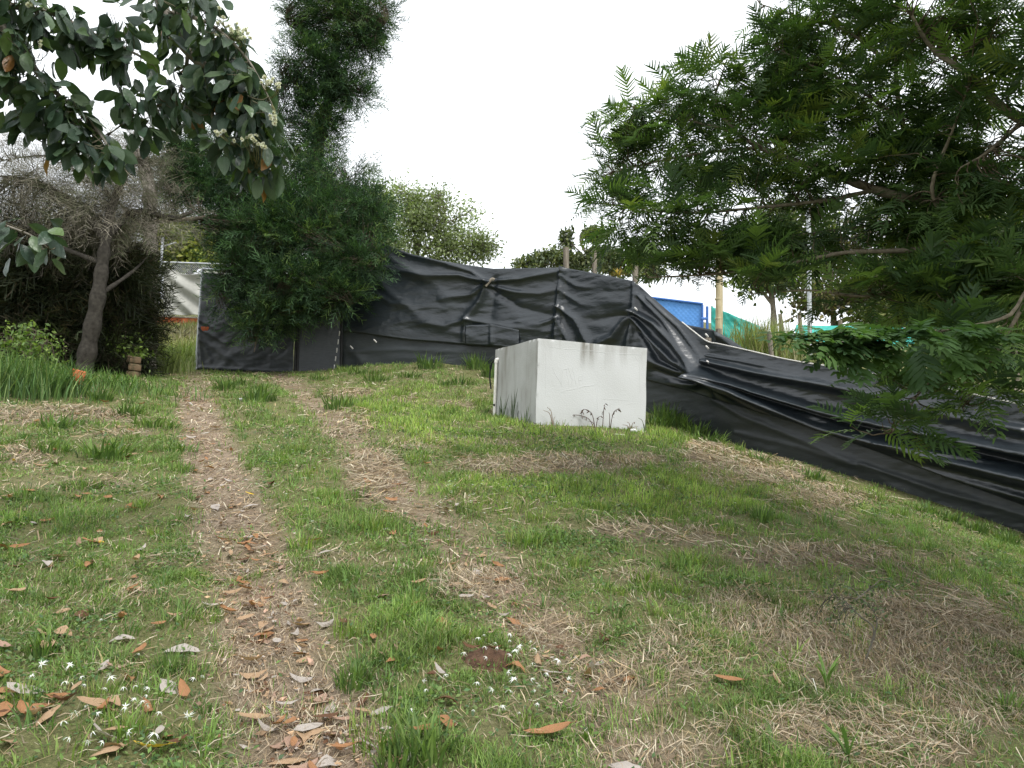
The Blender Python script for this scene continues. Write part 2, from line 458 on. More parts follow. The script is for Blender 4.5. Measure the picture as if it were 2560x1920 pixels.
for (u, v, ru, rv, s_) in STRAW:
    SE.append((u, v, ru, rv, s_))
def straw_at(u, v, x, y):
    n = fbm(x * 2.3 + 9, y * 2.3, 3)
    s_ = np.zeros_like(u)
    for (a, b, ru, rv, k) in SE:
        r = np.sqrt(((u - a) / ru) ** 2 + ((v - b) / rv) ** 2)
        s_ = np.maximum(s_, k * (1 - sstep(.55, 1.25, r + (n - .5) * .9)))
    return np.clip(s_ + .25 * sstep(.58, .8, n), 0, 1)

# ground sheet
def axis(lo, hi, fine, a, b):
    mid = np.arange(a, b + 1e-6, fine); out = list(mid); s_ = fine
    x = b
    while x < hi: s_ *= 1.35; x += s_; out.append(min(x, hi))
    x = a; s_ = fine; pre = []
    while x > lo: s_ *= 1.35; x -= s_; pre.append(max(x, lo))
    return np.array(pre[::-1] + out)
gx = axis(-900, 900, .1, -9.5, 9.5); gy = axis(-120, 1500, .1, .8, 18)
X, Y = np.meshgrid(gx, gy, indexing='ij')
Z = zg(X, Y)
MOUND = G([1225], [1655])[0]
rr = np.hypot(X - MOUND[0], Y - MOUND[1])
gv = np.stack([X, Y, Z], -1).reshape(-1, 3)
U_, V_ = proj(gv)
ru_, _, _ = rut(gv[:, 0], gv[:, 1])
st_ = straw_at(U_, V_, gv[:, 0], gv[:, 1])
far = sstep(20, 40, np.hypot(gv[:, 0], gv[:, 1]))
gcol = np.stack([ru_ * (1 - far), st_ * (1 - far), np.zeros_like(st_)], -1)
nx, ny = len(gx), len(gy)
ii = (np.arange(nx - 1)[:, None] * ny + np.arange(ny - 1)[None]).ravel()
gf = np.stack([ii, ii + ny, ii + ny + 1, ii + 1], -1)
def mat_ground():
    m = bpy.data.materials.new('soil_and_thatch'); m.use_nodes = True
    t = m.node_tree; b = t.nodes['Principled BSDF']
    tc = node(t, 'ShaderNodeTexCoord'); a = node(t, 'ShaderNodeAttribute', attribute_name='col')
    sx = node(t, 'ShaderNodeSeparateColor'); t.links.new(a.outputs['Color'], sx.inputs['Color'])
    def nz(scale, det=8, rough=.65):
        n = node(t, 'ShaderNodeTexNoise'); n.inputs['Scale'].default_value = scale; n.inputs['Detail'].default_value = det; n.inputs['Roughness'].default_value = rough
        t.links.new(tc.outputs['Object'], n.inputs['Vector']); return n
    n1 = nz(2.2); n2 = nz(70, 8, .75)
    def ramp(src, s0, c0, s1, c1):
        r = node(t, 'ShaderNodeValToRGB'); e = r.color_ramp.elements
        e[0].position = s0; e[0].color = (*c0, 1); e[1].position = s1; e[1].color = (*c1, 1); t.links.new(src, r.inputs['Fac']); return r.outputs['Color']
    soil = ramp(n2.outputs['Fac'], .3, (.13, .095, .068), .72, (.40, .315, .235))
    red = ramp(n2.outputs['Fac'], .3, (.12, .075, .048), .72, (.36, .25, .175))
    thatch = ramp(n2.outputs['Fac'], .3, (.055, .065, .025), .72, (.23, .225, .10))
    stw = ramp(n2.outputs['Fac'], .3, (.10, .075, .05), .72, (.40, .33, .24))
    def mix(f, x, y):
        n = node(t, 'ShaderNodeMix', data_type='RGBA'); t.links.new(f, n.inputs['Factor']); t.links.new(x, n.inputs['A']); t.links.new(y, n.inputs['B']); return n.outputs['Result']
    rf = ramp(n1.outputs['Fac'], .5, (0, 0, 0), .7, (1, 1, 1))
    s2 = mix(rf, soil, red)
    c = mix(sx.outputs['Green'], thatch, stw)
    c = mix(sx.outputs['Red'], c, s2)
    t.links.new(c, b.inputs['Base Color'])
    bp = node(t, 'ShaderNodeBump'); bp.inputs['Strength'].default_value = .8; bp.inputs['Distance'].default_value = .02
    t.links.new(n2.outputs['Fac'], bp.inputs['Height']); t.links.new(bp.outputs['Normal'], b.inputs['Normal'])
    b.inputs['Roughness'].default_value = .95; b.inputs['Specular IOR Level'].default_value = .1
    return m
M['ground'] = mat_ground()
mb = MB(); mb.add(gv, gf, gcol)
tag(mb.build('ground', M['ground'], smooth=True), kind='structure', label='sloping grassy ground with two bare wheel tracks')

# fence line in plan, to keep the lawn on the near side
fs = np.array(fence_st, float)
FB = P(fs[:, 0], fs[:, 3], fs[:, 4])
def fence_y(x):
    return np.interp(x, FB[:, 0], FB[:, 1], left=99, right=0)

# ------------------------------------------------------------------ water tank
BA = math.atan2(.384, .923)
bx = np.array([math.cos(BA), math.sin(BA), 0]); by = np.array([-math.sin(BA), math.cos(BA), 0])
B0 = P(1346, 846, 9.8); BW, BL, TOPZ = 1.70, 1.56, B0[2]
BASEZ = TOPZ - 1.55
def inside_tank(x, y, m=.0):
    dx = x - B0[0]; dy = y - B0[1]
    a = dx * bx[0] + dy * bx[1]; b = dx * by[0] + dy * by[1]
    return (a > -m) & (a < BW + m) & (b > -m) & (b < BL + m)
tank = empty('water_tank', (B0[0], B0[1], TOPZ - 1.1), 'white cement water tank, a low block standing on the grass before the black net', 'water tank')
tank_rot = np.stack([bx, by, np.array([0, 0, 1.])], 1)
def tk(p): return np.asarray(p, float) @ tank_rot.T + np.array([B0[0], B0[1], TOPZ])
def grid_face(o, a, b, na, nb, dirt):
    """rectangular face from corner o along a and b"""
    s_, t_ = np.meshgrid(np.linspace(0, 1, na), np.linspace(0, 1, nb), indexing='ij')
    p = o + s_[..., None] * a + t_[..., None] * b
    i = (np.arange(na - 1)[:, None] * nb + np.arange(nb - 1)[None]).ravel()
    f = np.stack([i, i + nb, i + nb + 1, i + 1], -1)
    return p.reshape(-1, 3), f, dirt(s_.ravel(), t_.ravel())
mb = MB(); HB = 1.55
wob = lambda p: p + .003 * np.stack([np.sin(p[:, 2] * 9 + p[:, 0] * 5), np.sin(p[:, 2] * 7 + p[:, 0] * 6), np.sin(p[:, 0] * 5 + p[:, 1] * 6)], -1)
def face(o, a, b, na, nb, d):
    p, f, c = grid_face(np.array(o, float), np.array(a, float), np.array(b, float), na, nb, d)
    mb.add(tk(wob(p)), f, c)
def dirt_front(s, t):
    return np.stack([.24 + .12 * (t > .93) + .45 * (t < .42) * (.42 - t) * 2, .9 * sstep(.72, 1, t) * (.35 + .65 * np.exp(-((s - .42) / .12) ** 2) + .5 * np.exp(-((s - .85) / .1) ** 2)), 0 * s], -1)
def dirt_side(s, t):
    return np.stack([.66 + .25 * (1 - t) * s + .2 * sstep(.3, .9, t), .35 + 0 * s, 0 * s], -1)
face((0, 0, -HB), (BW, 0, 0), (0, 0, HB), 40, 40, dirt_front)
face((0, BL, -HB), (0, -BL, 0), (0, 0, HB), 36, 36, dirt_side)
face((BW, 0, -HB), (0, BL, 0), (0, 0, HB), 16, 16, dirt_side)
face((BW, BL, -HB), (-BW, 0, 0), (0, 0, HB), 16, 16, dirt_side)
face((0, 0, 0), (BW, 0, 0), (0, BL, 0), 24, 24, dirt_side)
body = mb.build('body', M['concrete'], tank, smooth=False)
md = body.modifiers.new('weld', 'WELD'); md.merge_threshold = .004
md = body.modifiers.new('round', 'BEVEL'); md.width = .012; md.segments = 2; md.limit_method = 'ANGLE'; md.angle_limit = R(50)
def crop7(x, y): return 1220 + x * 420 / 2212, 820 + y * 300 / 1580
def on_front(u, v):
    """point of the tank's front face behind a photo pixel, in tank coordinates (along, height)"""
    r = ray(u, v); n = by
    o = np.array([0, 0, EYE]); t = ((B0 - o) @ n) / (r @ n); p = o + r * t - B0
    return p @ bx, p[2]
def strokes(name, lines, w, proud, parent):
    mb = MB()
    for (x0, y0, x1, y1) in lines:
        a0, h0 = on_front(*crop7(x0, y0)); a1, h1 = on_front(*crop7(x1, y1))
        d = np.array([a1 - a0, 0, h1 - h0]); L = np.linalg.norm(d); d /= L; nn = np.array([-d[2], 0, d[0]])
        K = max(3, int(L / .03)); ts = np.linspace(0, 1, K)
        path = np.array([[a0, 0, h0]]) + ts[:, None] * d * L + nn * (.004 * np.sin(ts * 9 + x0))[:, None]
        ww = w * (.5 + .7 * np.sin(np.pi * np.clip(ts, .05, .95)))
        ring = np.stack([path - nn * ww[:, None] + [0, .004, 0], path - nn * ww[:, None] * .4 + [0, -proud, 0], path + nn * ww[:, None] * .4 + [0, -proud, 0], path + nn * ww[:, None] + [0, .004, 0]], 1)
        k = np.arange(K - 1)[:, None] * 4 + np.arange(3)[None]
        f = np.stack([k, k + 1, k + 5, k + 4], -1).reshape(-1, 4)
        mb.add(tk(wob(ring.reshape(-1, 3)) + [0, -.0004, 0]), f, (.24, .05, 0))
    return mb.build(name, M['concrete'], parent, smooth=True)
tag(strokes('scratched_lettering', [(850, 535, 975, 770), (985, 560, 965, 770), (990, 540, 1050, 545), (1060, 520, 1115, 700), (1040, 560, 1070, 780), (1110, 700, 1100, 770), (1115, 520, 1165, 740),
        (1195, 632, 1250, 622), (1200, 632, 1205, 740), (1205, 685, 1250, 678), (1245, 630, 1248, 690), (960, 845, 1180, 790), (1180, 790, 1430, 735)], .007, .0014, tank), 'letters scratched into the wet render of the tank front')
tag(strokes('scored_line', [(760, 250, 1200, 290), (1200, 290, 2005, 362), (2005, 362, 1995, 860), (765, 260, 755, 900), (1500, 928, 1960, 962), (1440, 870, 1440, 1080), (1430, 1082, 1780, 1090), (1620, 995, 1670, 990), (1820, 1010, 1960, 985),
        (1850, 985, 1900, 985), (1935, 370, 1990, 450), (1610, 980, 1615, 1060)], .005, .001, tank), 'thin lines scored into the tank front')
# pipe on the side face
def tubeobj(name, pts, r, mat, parent=None, sides=10, n=24, smooth=True):
    pth = smooth_path(pts, n); mb = MB(); mb.add(*tubes(pth[None], np.full((1, n), r), sides)); return mb.build(name, mat, parent, smooth)
pipe = empty('drain_pipe', tk((-.03, BL - .12, -1.1)), 'white plastic pipe with an elbow running down the left side of the tank', 'pipe')
tubeobj('pipe', [tk((-.035, BL - .13, z)) for z in (-1.5, -1.1, -.7, -.2)], .022, M['pvc'], pipe)
tubeobj('elbow', [tk(p) for p in ((-.035, BL - .13, -.22), (-.035, BL - .13, -.185), (-.02, BL - .13, -.165), (.03, BL - .13, -.16))], .028, M['pvc'], pipe)
tubeobj('hose', [tk(p) for p in ((-.03, BL - .10, -.16), (-.05, BL + .02, -.22), (-.05, BL + .08, -.4), (-.03, BL + .06, -.6))], .012, M['rubber'], pipe)
tubeobj('valve', [tk(p) for p in ((-.035, BL - .13, -.93), (-.035, BL - .13, -.87), (-.05, BL - .15, -.85), (-.06, BL - .15, -.84))], .016, M['rubber'], pipe)

# ------------------------------------------------------------------ shade-net fences
def fold_field(u, v, folds):
    o = np.zeros_like(u)
    for pts, w, amp, tap in folds:
        best = np.full(u.shape, 1e9); along = np.zeros_like(u); L = 0
        pts = np.array(pts, float); seg = np.diff(pts, axis=0); ln = np.hypot(seg[:, 0], seg[:, 1]); tot = ln.sum()
        for i in range(len(seg)):
            t = np.clip(((u - pts[i, 0]) * seg[i, 0] + (v - pts[i, 1]) * seg[i, 1]) / ln[i] ** 2, 0, 1)
            d = np.hypot(u - pts[i, 0] - t * seg[i, 0], v - pts[i, 1] - t * seg[i, 1])
            k = d < best; best = np.where(k, d, best); along = np.where(k, (L + t * ln[i]) / tot, along); L += ln[i]
        ww = w * (.45 + .9 * along)
        o += amp * np.exp(-(best / ww) ** 1.5) * (1 - tap * along)
    return o
FOLDS = [
    # gathered knot on the left run
    ([(1222, 708), (1150, 690), (1060, 690), (960, 668)], 9, .10, .5), ([(1222, 708), (1180, 738), (1105, 746)], 7, .08, .6), ([(1222, 708), (1200, 755), (1165, 795)], 9, .11, .5),
    ([(1222, 708), (1180, 680), (1100, 655), (1000, 630)], 7, .07, .4), ([(1222, 705), (1300, 700), (1360, 688), (1408, 678)], 7, .09, .3), ([(1222, 715), (1290, 732), (1350, 736), (1405, 722)], 7, .07, .4),
    ([(1225, 720), (1300, 770), (1400, 795)], 12, -.07, .5), ([(1165, 795), (1160, 860)], 6, .06, .2), ([(1165, 800), (1110, 815), (1000, 800)], 10, .05, .6), ([(895, 600), (1000, 660), (1100, 720)], 14, .06, .6), ([(900, 640), (960, 720), (1060, 800), (1150, 835)], 16, .05, .5),
    ([(880, 700), (980, 760), (1120, 770)], 10, .04, .5), ([(1240, 700), (1225, 790), (1230, 860)], 14, -.05, .4), ([(1170, 800), (1280, 820), (1390, 830)], 9, .05, .5),
    # corner post
    ([(1410, 669), (1402, 740), (1396, 800), (1392, 870)], 7, .16, .3), ([(1405, 730), (1450, 760), (1490, 770)], 7, .05, .8), ([(1400, 770), (1440, 800), (1470, 860)], 8, .10, .3), ([(1398, 795), (1350, 812), (1300, 805)], 8, .07, .6),
    ([(1402, 690), (1440, 715), (1500, 725)], 7, .05, .8), ([(1396, 800), (1420, 850), (1430, 890)], 8, .08, .3),
    # second post, deep gathers
    ([(1587, 703), (1588, 775)], 6, .10, .1), ([(1588, 780), (1560, 810), (1535, 845), (1500, 860)], 9, .15, .3), ([(1588, 785), (1575, 850), (1565, 900)], 8, .12, .3), ([(1586, 790), (1545, 790), (1480, 800)], 10, -.07, .5),
    ([(1590, 782), (1640, 810), (1690, 860), (1740, 920), (1775, 948)], 11, .17, .0), ([(1590, 800), (1630, 850), (1690, 905), (1770, 950)], 9, .15, .0), ([(1600, 740), (1660, 800), (1720, 880), (1772, 940)], 10, .10, .0), ([(1620, 745), (1700, 820), (1765, 905)], 7, .07, .2),
    ([(1600, 830), (1650, 900), (1770, 955)], 8, -.10, .0),
    # big gather at the third post and the long pleats running right
    ([(1775, 948), (1700, 930), (1630, 905)], 16, .15, .1), ([(1775, 952), (1710, 950), (1640, 925)], 9, -.10, .3), ([(1778, 955), (1740, 965), (1680, 960)], 8, .12, .3), ([(1780, 955), (1790, 985), (1800, 1000)], 7, .10, .2),
    ([(1778, 945), (1900, 985), (2050, 1030), (2250, 1075), (2560, 1135), (3000, 1220)], 17, .26, .1), ([(1780, 950), (1880, 1000), (2050, 1075), (2250, 1125), (2560, 1195), (3000, 1300)], 19, .32, .05), ([(1782, 955), (1880, 1020), (2060, 1105), (2250, 1165), (2560, 1245), (3000, 1370)], 16, .26, .1),
    ([(1778, 948), (1900, 992), (2100, 1052), (2300, 1096), (2560, 1160), (3000, 1255)], 9, -.18, .2), ([(1770, 905), (1900, 935), (2100, 970), (2300, 1020), (2560, 1075)], 14, .17, .2), ([(1770, 890), (1860, 905), (2000, 935)], 7, .06, .5), ([(2150, 990), (2350, 1030), (2560, 1060), (2900, 1120)], 13, -.08, .2),
    ([(2200, 1110), (2400, 1140), (2560, 1165)], 6, .08, .1)]
LFOLDS = [([(840, 880), (1000, 872), (1150, 880)], 7, .03, .2), ([(860, 860), (900, 900)], 8, .03, .2), ([(1780, 1000), (1850, 1040), (2000, 1100), (2200, 1190)], 9, .05, .3), ([(1830, 1080), (2000, 1120), (2120, 1160)], 7, .03, .2), ([(2150, 1160), (2350, 1230), (2560, 1290)], 9, .05, .2)]
def net_sheet(st, kt, kb, folds, step=5, push=0, rows=None, fine=.012, seed=0):
    st = np.array(st, float)
    s_ = np.linspace(st[0, 0], st[-1, 0], int((st[-1, 0] - st[0, 0]) / step) + 1)
    it = lambda c: np.interp(s_, st[:, 0], c)
    vt = it(kt(st)); vb = it(kb(st)); d = it(st[:, -1])
    ker = np.hanning(9); ker /= ker.sum()
    d = np.convolve(np.pad(d, 4, 'edge'), ker, 'valid')
    T = P(s_, vt, d); B = P(s_, vb, d)
    n = rows or int((vb - vt).max() / step) + 1
    t = np.linspace(0, 1, n)
    p = B[:, None] + (T - B)[:, None] * t[None, :, None]
    uu = np.repeat(s_[:, None], n, 1); vv = vb[:, None] + (vt - vb)[:, None] * t[None]
    tan = np.gradient(B, axis=0); nrm = np.stack([tan[:, 1], -tan[:, 0], 0 * tan[:, 0]], -1); nrm /= np.linalg.norm(nrm, axis=1, keepdims=True)
    h = fold_field(uu, vv, folds)
    w = (uu - 845) * .6 + vv * .25
    h += fine * 2.6 * (fbm(uu / 110 + seed, vv / 26 - uu / 190, 2) - .5) + fine * 1.3 * (1 - 2 * np.abs(fbm(uu / 55 + seed + 7, vv / 13 + uu / 70, 2) - .5)) 
    h += .05 * (fbm(uu / 190 + seed, vv / 130, 2) - .5)
    h *= .35 + .65 * np.minimum(1, np.minimum(t, 1.2 - t) * 6)[None]
    p = p + nrm[:, None] * (h + push)[..., None]
    ny = n; i = (np.arange(len(s_) - 1)[:, None] * ny + np.arange(ny - 1)[None]).ravel()
    return p, np.stack([i, i + ny, i + ny + 1, i + 1], -1), nrm, T, B
def net_part(name, st, kt, kb, folds, mat, parent, **k):
    p, f, nrm, T, B = net_sheet(st, kt, kb, folds, **k)
    mb = MB(); mb.add(p.reshape(-1, 3), f)
    o = mb.build(name, mat, parent, smooth=True)
    md = o.modifiers.new('thickness', 'SOLIDIFY'); md.thickness = .003; md.offset = -1
    return o, p, nrm
corner = P(1410, 955, 14.5)
fence = empty('shade_net_fence', tuple(P(1768, 1088, 12.3)), 'long fence of creased black shade net running behind the tank and down to the right', 'fence')
_, pu, nu = net_part('upper_net', fence_st, lambda s: s[:, 1], lambda s: s[:, 2], FOLDS, M['net'], fence)
net_part('lower_net', fence_st, lambda s: s[:, 2] - 26, lambda s: s[:, 3] + 12, LFOLDS, M['net_low'], fence, push=-.07, fine=.010, seed=5)
# a doubled flap stitched over the left run
fl = [(1165, 815, 0, 862, 15.5), (1235, 812, 0, 866, 15.25), (1300, 826, 0, 872, 15.0)]
net_part('patch', fl, lambda s: s[:, 1], lambda s: s[:, 3], [([(1232, 812), (1232, 866)], 3, .05, 0)], M['net'], fence, push=.06, step=4, fine=.02, seed=9)
def wood_post(name, base, top, r, parent, mat='wood', square=True, sides=4):
    base = np.array(base); top = np.array(top)
    pth = np.array([base, base * .5 + top * .5 + [.01, 0, 0], top])
    mb = MB(); v, f, c = tubes(pth[None], np.full((1, 3), r), sides); mb.add(v, f, c)
    n = sides; mb.add(v[-n:], np.arange(n)[None, ::-1], c)
    return mb.build(name, M[mat], parent, smooth=sides > 5)
for (u, vb, vt, d, r) in [(1415, 960, 619, 14.66, .058), (1588, 1030, 662, 13.56, .055), (1768, 1095, 845, 12.45, .07), (1787, 1095, 955, 12.4, .05), (2130, 1200, 930, 10.68, .06), (2440, 1320, 985, 9.5, .06), (1160, 930, 664, 15.7, .07), (1000, 920, 626, 16.15, .07), (885, 930, 600, 16.42, .06)]:
    wood_post('post', P(u, vb + 15, d), P(u, vt, d), r, fence)
# rope along the top edge, and pale stitches
tp = np.array(fence_st)[:, [0, 1, 4]]
rp = [P(u, v - 1, d) for (u, v, d) in [(1705, 806, 12.62), (1735, 830, 12.45), (1768, 854, 12.25), (1800, 861, 12.0), (1880, 879, 11.6), (1976, 901, 11.15), (2130, 926, 10.45), (2306, 960, 9.75), (2560, 1013, 8.85), (2800, 1062, 8.05)]]
tubeobj('rope', rp, .011, M['rope'], fence, 6, 60)
tubeobj('knotted_rag', [P(u, v, 15.2) for (u, v) in ((1214, 716), (1222, 706), (1230, 698), (1236, 700))], .035, M['wood'], fence, 6, 10)
for (u, v, d) in [(1767, 838, 12.2), (1768, 868, 12.15), (1770, 905, 12.1), (1590, 772, 13.2), (879, 868, 16.0), (938, 852, 15.9), (878, 922, 15.95)]:
    tubeobj('tie', [P(u - 3, v - 3, d), P(u, v, d - .02), P(u + 3, v + 4, d)], .016, M['rope'], fence, 5, 5)

back = empty('back_net_fence', tuple(P(1800, 900, 14.6)), 'short black net fence showing behind the top of the front net at right', 'fence')
bst = [(1640, 800, 0, 960, 15.4), (1718, 812, 0, 980, 15.0), (1790, 826, 0, 1000, 14.6), (1825, 846, 0, 1010, 14.3), (1880, 884, 0, 1020, 13.9), (2010, 906, 0, 1040, 13.2), (2300, 938, 0, 1080, 12.2), (2560, 985, 0, 1140, 11.2), (2800, 1030, 0, 1200, 10.4)]
net_part('net', bst, lambda s: s[:, 1], lambda s: s[:, 3], [([(1790, 828), (1850, 880)], 9, .12, .2), ([(1800, 840), (1800, 900)], 8, .1, .2), ([(2000, 920), (2300, 960), (2560, 1010)], 10, .1, .2)], M['net_low'], back, seed=13)
for (u, vb, vt, d) in [(1797, 1000, 822, 14.7), (2300, 1080, 925, 12.3), (2530, 1130, 960, 11.4)]:
    wood_post('post', P(u, vb, d), P(u, vt, d), .06, back)

# ------------------------------------------------------------------ gate
gate = empty('net_gate', tuple(P(492, 926, 16.6)), 'wide gate of galvanised tube covered with grey-black net, under the conifer', 'gate')
gl0, gl1 = P(490, 926, 16.6), P(507, 672, 16.6)
gr0 = P(737, 938, 15.95); gr1 = P(745, 690, 15.95)
gz0, gz1 = P(853, 928, 16.24), P(857, 640, 16.24)
def pole(name, a, b, r, mat, parent, sides=10):
    mb = MB(); v, f, c = tubes(np.array([[a, (a + b) / 2, b]]), np.full((1, 3), r), sides); mb.add(v, f, c)
    mb.add(v[-sides:], np.arange(sides)[None, ::-1], c); mb.add(v[:sides], np.arange(sides)[None], c)
    return mb.build(name, mat, parent, smooth=True)
up = np.array([0, 0, 1.])
pole('stile', gl0, gl1, .035, M['galv'], gate); pole('stile', gr0, gr1, .03, M['rubber'], gate)
pole('top_rail', gl1, gr1, .032, M['galv'], gate); pole('bottom_rail', gl0 + up * .05, gr0 + up * .05, .028, M['galv'], gate)
pole('middle_rail', gl0 * .5 + gl1 * .5, gr0 * .5 + gr1 * .5, .022, M['galv'], gate)
def quad_net(name, a0, a1, b0, b1, mat, parent, push=.05, n=90, m=80, amp=.03, seed=0, folds=()):
    s_, t_ = np.meshgrid(np.linspace(0, 1, n), np.linspace(0, 1, m), indexing='ij')
    p = (a0 * (1 - s_[..., None]) + b0 * s_[..., None]) * (1 - t_[..., None]) + (a1 * (1 - s_[..., None]) + b1 * s_[..., None]) * t_[..., None]
    tv = b0 - a0; nr = np.array([tv[1], -tv[0], 0]); nr /= np.linalg.norm(nr)
    h = amp * (fbm(s_ * 5 + seed, t_ * 9 - s_ * 4, 3) - .5) * 2 + amp * .6 * (fbm(s_ * 22 + seed, t_ * 34 + s_ * 9, 2) - .5)
    for (s0, t0, s1, t1, w, a) in folds:
        d = np.array([s1 - s0, t1 - t0]); k = np.clip(((s_ - s0) * d[0] + (t_ - t0) * d[1]) / (d @ d), 0, 1)
        h += a * np.exp(-(np.hypot(s_ - s0 - k * d[0], t_ - t0 - k * d[1]) / w) ** 1.5) * (1 - .5 * k)
    p = p + nr * (push + h)[..., None]
    i = (np.arange(n - 1)[:, None] * m + np.arange(m - 1)[None]).ravel()
    mb = MB(); mb.add(p.reshape(-1, 3), np.stack([i, i + m, i + m + 1, i + 1], -1))
    o = mb.build(name, mat, parent, smooth=True)
    md = o.modifiers.new('thickness', 'SOLIDIFY'); md.thickness = .003
    return o
gd = (gr0 - gl0) / np.linalg.norm(gr0 - gl0)
quad_net('net', gl0 + gd * .05 + up * .02, gl1 + gd * .05 - up * .10, gr0 - gd * .02, gr1 - up * .06, M['net_gate'], gate, folds=[(.02, .95, .25, .75, .02, .06), (.02, .5, .2, .42, .02, .06), (.02, .42, .3, .28, .02, .06), (.02, .35, .15, .1, .02, .05), (.05, .3, .5, .05, .03, .05), (.0, .55, .06, .0, .02, .05), (.02, .02, .9, .03, .015, .05)])
dk = P(512, 820, 16.45); mb = MB(); th = np.linspace(np.pi, 2 * np.pi, 14)
dv = np.stack([dk[0] + .09 * np.cos(th), np.full(14, dk[1]), dk[2] + .03 + .11 * np.sin(th)], -1); dv2 = dv + [0, .012, 0]
mb.add(np.concatenate([dv, dv2]), np.array([list(range(14))]))
mb.add(np.concatenate([dv, dv2]), np.array([[i, (i + 1) % 14, (i + 1) % 14 + 14, i + 14] for i in range(14)]))
tag(mb.build('net_hole_patch', M['brick'], gate), 'orange half-round patch standing for a hole in the gate net')  # added patch in place of a net hole with orange brick showing through
mb = MB(); v, f = box_v(-.05, .05, -.03, .03, -.09, .02); mb.add(v + gl0 + [.05, 0, .0], f); mb.build('wheel_block', M['rubber'], gate)
wing = empty('net_gate_wing', tuple(P(838, 928, 16.25)), 'narrow flat net panel between the gate and the tall net fence', 'gate')
quad_net('net', gr0 + gd * .03 + up * .06, gr1 + gd * .03, gz0 + up * .0, gz1, M['net_gate'], wing, push=0, amp=.012, seed=4, n=40)
pole('stile', gz0 - up * .1, gz1, .03, M['rubber'], wing); pole('stile', gr0 + gd * .06, gr1 + gd * .06, .025, M['rubber'], wing)
for k in range(5):
    q = P(849 - k * 3.2, 828 + k * 21, 16.05)
    tubeobj('tie', [q, q + [.004, -.015, -.05], q + [-.006, 0, -.1]], .013, M['rope'], wing, 5, 5)

# ------------------------------------------------------------------ yard beyond the gate
DY = 26.0
wall = empty('brick_wall', tuple(P(430, 824, DY)), 'low wall of orange hollow bricks seen through the open side of the gate', 'wall')
wl = P(330, 790, DY); wz = wl[2]; bw, bh, bd = .33, .215, .12
row0 = wz - 3 * (bh + .012)
mb = MB(); v, f = box_v(wl[0], wl[0] + 5.2, DY + .012, DY + bd - .01, row0 - .5, wz); mb.add(v, f); mb.build('mortar', M['mortar'], wall)
mb = MB(); v, f = box_v(wl[0] - .05, wl[0] + 5.25, DY - .03, DY + bd + .03, wz + .002, wz + .04); mb.add(v, f); mb.build('capping', M['mortar'], wall)
v, f = box_v(0, bw, 0, bd, 0, bh)
mb = MB(); mb.add(v, f); bme = mb.mesh('brick', M['brick'])
for r_ in range(3):
    for k in range(14):
        x = wl[0] + k * (bw + .014) + (.17 if r_ % 2 else 0)
        o = link('brick', bme, wall); o.location = (x - wall.location[0] * 0, DY - .004 + .006 * random.random(), row0 + r_ * (bh + .012) + .006)
clf = empty('chain_link_fence', tuple(P(404, 815, DY)), 'chain-link fence on white pipes above the brick wall', 'fence')
cT, cB = P(404, 640, DY + .06), P(404, 815, DY + .06)
ctop = P(404, 655, DY + .06)[2]
pole('post', np.array([cT[0], DY + .06, wz - 1.2]), np.array([cT[0], DY + .06, ctop + .9]), .045, M['galv'], clf)
pole('post', np.array([cT[0] + 2.6, DY + .06, wz - .6]), np.array([cT[0] + 2.6, DY + .06, ctop]), .045, M['galv'], clf)
pole('top_rail', np.array([cT[0], DY + .06, ctop]), np.array([cT[0] + 4.6, DY + .06, ctop]), .03, M['galv'], clf)
pole('barbed_wire_arm', np.array([cT[0], DY + .06, ctop + .55]), np.array([cT[0] + .5, DY + .02, ctop + .72]), .025, M['galv'], clf)
pw = []
zlo = wz + .04; H_ = ctop - zlo
for k in range(-24, 62):
    x0 = cT[0] + k * .075
    for sg in (1, -1):
        a = np.array([x0, DY + .06, zlo]); b = np.array([x0 + sg * H_, DY + .06, ctop])
        lo, hi = cT[0], cT[0] + 4.5
        if a[0] == b[0]: continue
        t0 = (lo - a[0]) / (b[0] - a[0]); t1 = (hi - a[0]) / (b[0] - a[0]); t0, t1 = max(0, min(t0, t1)), min(1, max(t0, t1))
        if t1 - t0 > .05: pw.append([a + (b - a) * t0, a + (b - a) * (t0 + t1) / 2, a + (b - a) * t1])
mb = MB(); mb.add(*tubes(np.array(pw), .005, 3)); tag(mb.build('wire_mesh', M['galv'], clf), kind='stuff')
fab = empty('windbreak_cloth', tuple(P(450, 788, DY - .05)), 'sagging grey cloth hung on the chain-link fence above the bricks', 'cloth')
a0, a1 = P(412, 789, DY - .04), P(412, 664, DY - .04); b0, b1 = P(600, 789, DY - .04), P(600, 690, DY - .04)
s_, t_ = np.meshgrid(np.linspace(0, 1, 90), np.linspace(0, 1, 50), indexing='ij')
pt = (a0 * (1 - s_[..., None]) + b0 * s_[..., None]) * (1 - t_[..., None]) + (a1 * (1 - s_[..., None]) + b1 * s_[..., None]) * t_[..., None]
pt[..., 2] -= t_ * .22 * np.sin(np.pi * np.minimum(1, s_ * 1.6)) ** 1
pt[..., 1] += .10 * np.sin((t_ * 3.2 + (1 - t_) * s_ * 3 - 1.1 * np.exp(-s_ * 2)) * 6) * (.3 + .7 * np.sin(np.pi * s_)) - .10
i = (np.arange(89)[:, None] * 50 + np.arange(49)[None]).ravel()
mb = MB(); mb.add(pt.reshape(-1, 3), np.stack([i, i + 50, i + 51, i + 1], -1)); o = mb.build('cloth', M['beige'], fab, True)
md = o.modifiers.new('thickness', 'SOLIDIFY'); md.thickness = .004
pole('wire', P(408, 684, DY - .02), P(600, 690, DY - .02), .008, M['rubber'], fab, 5)

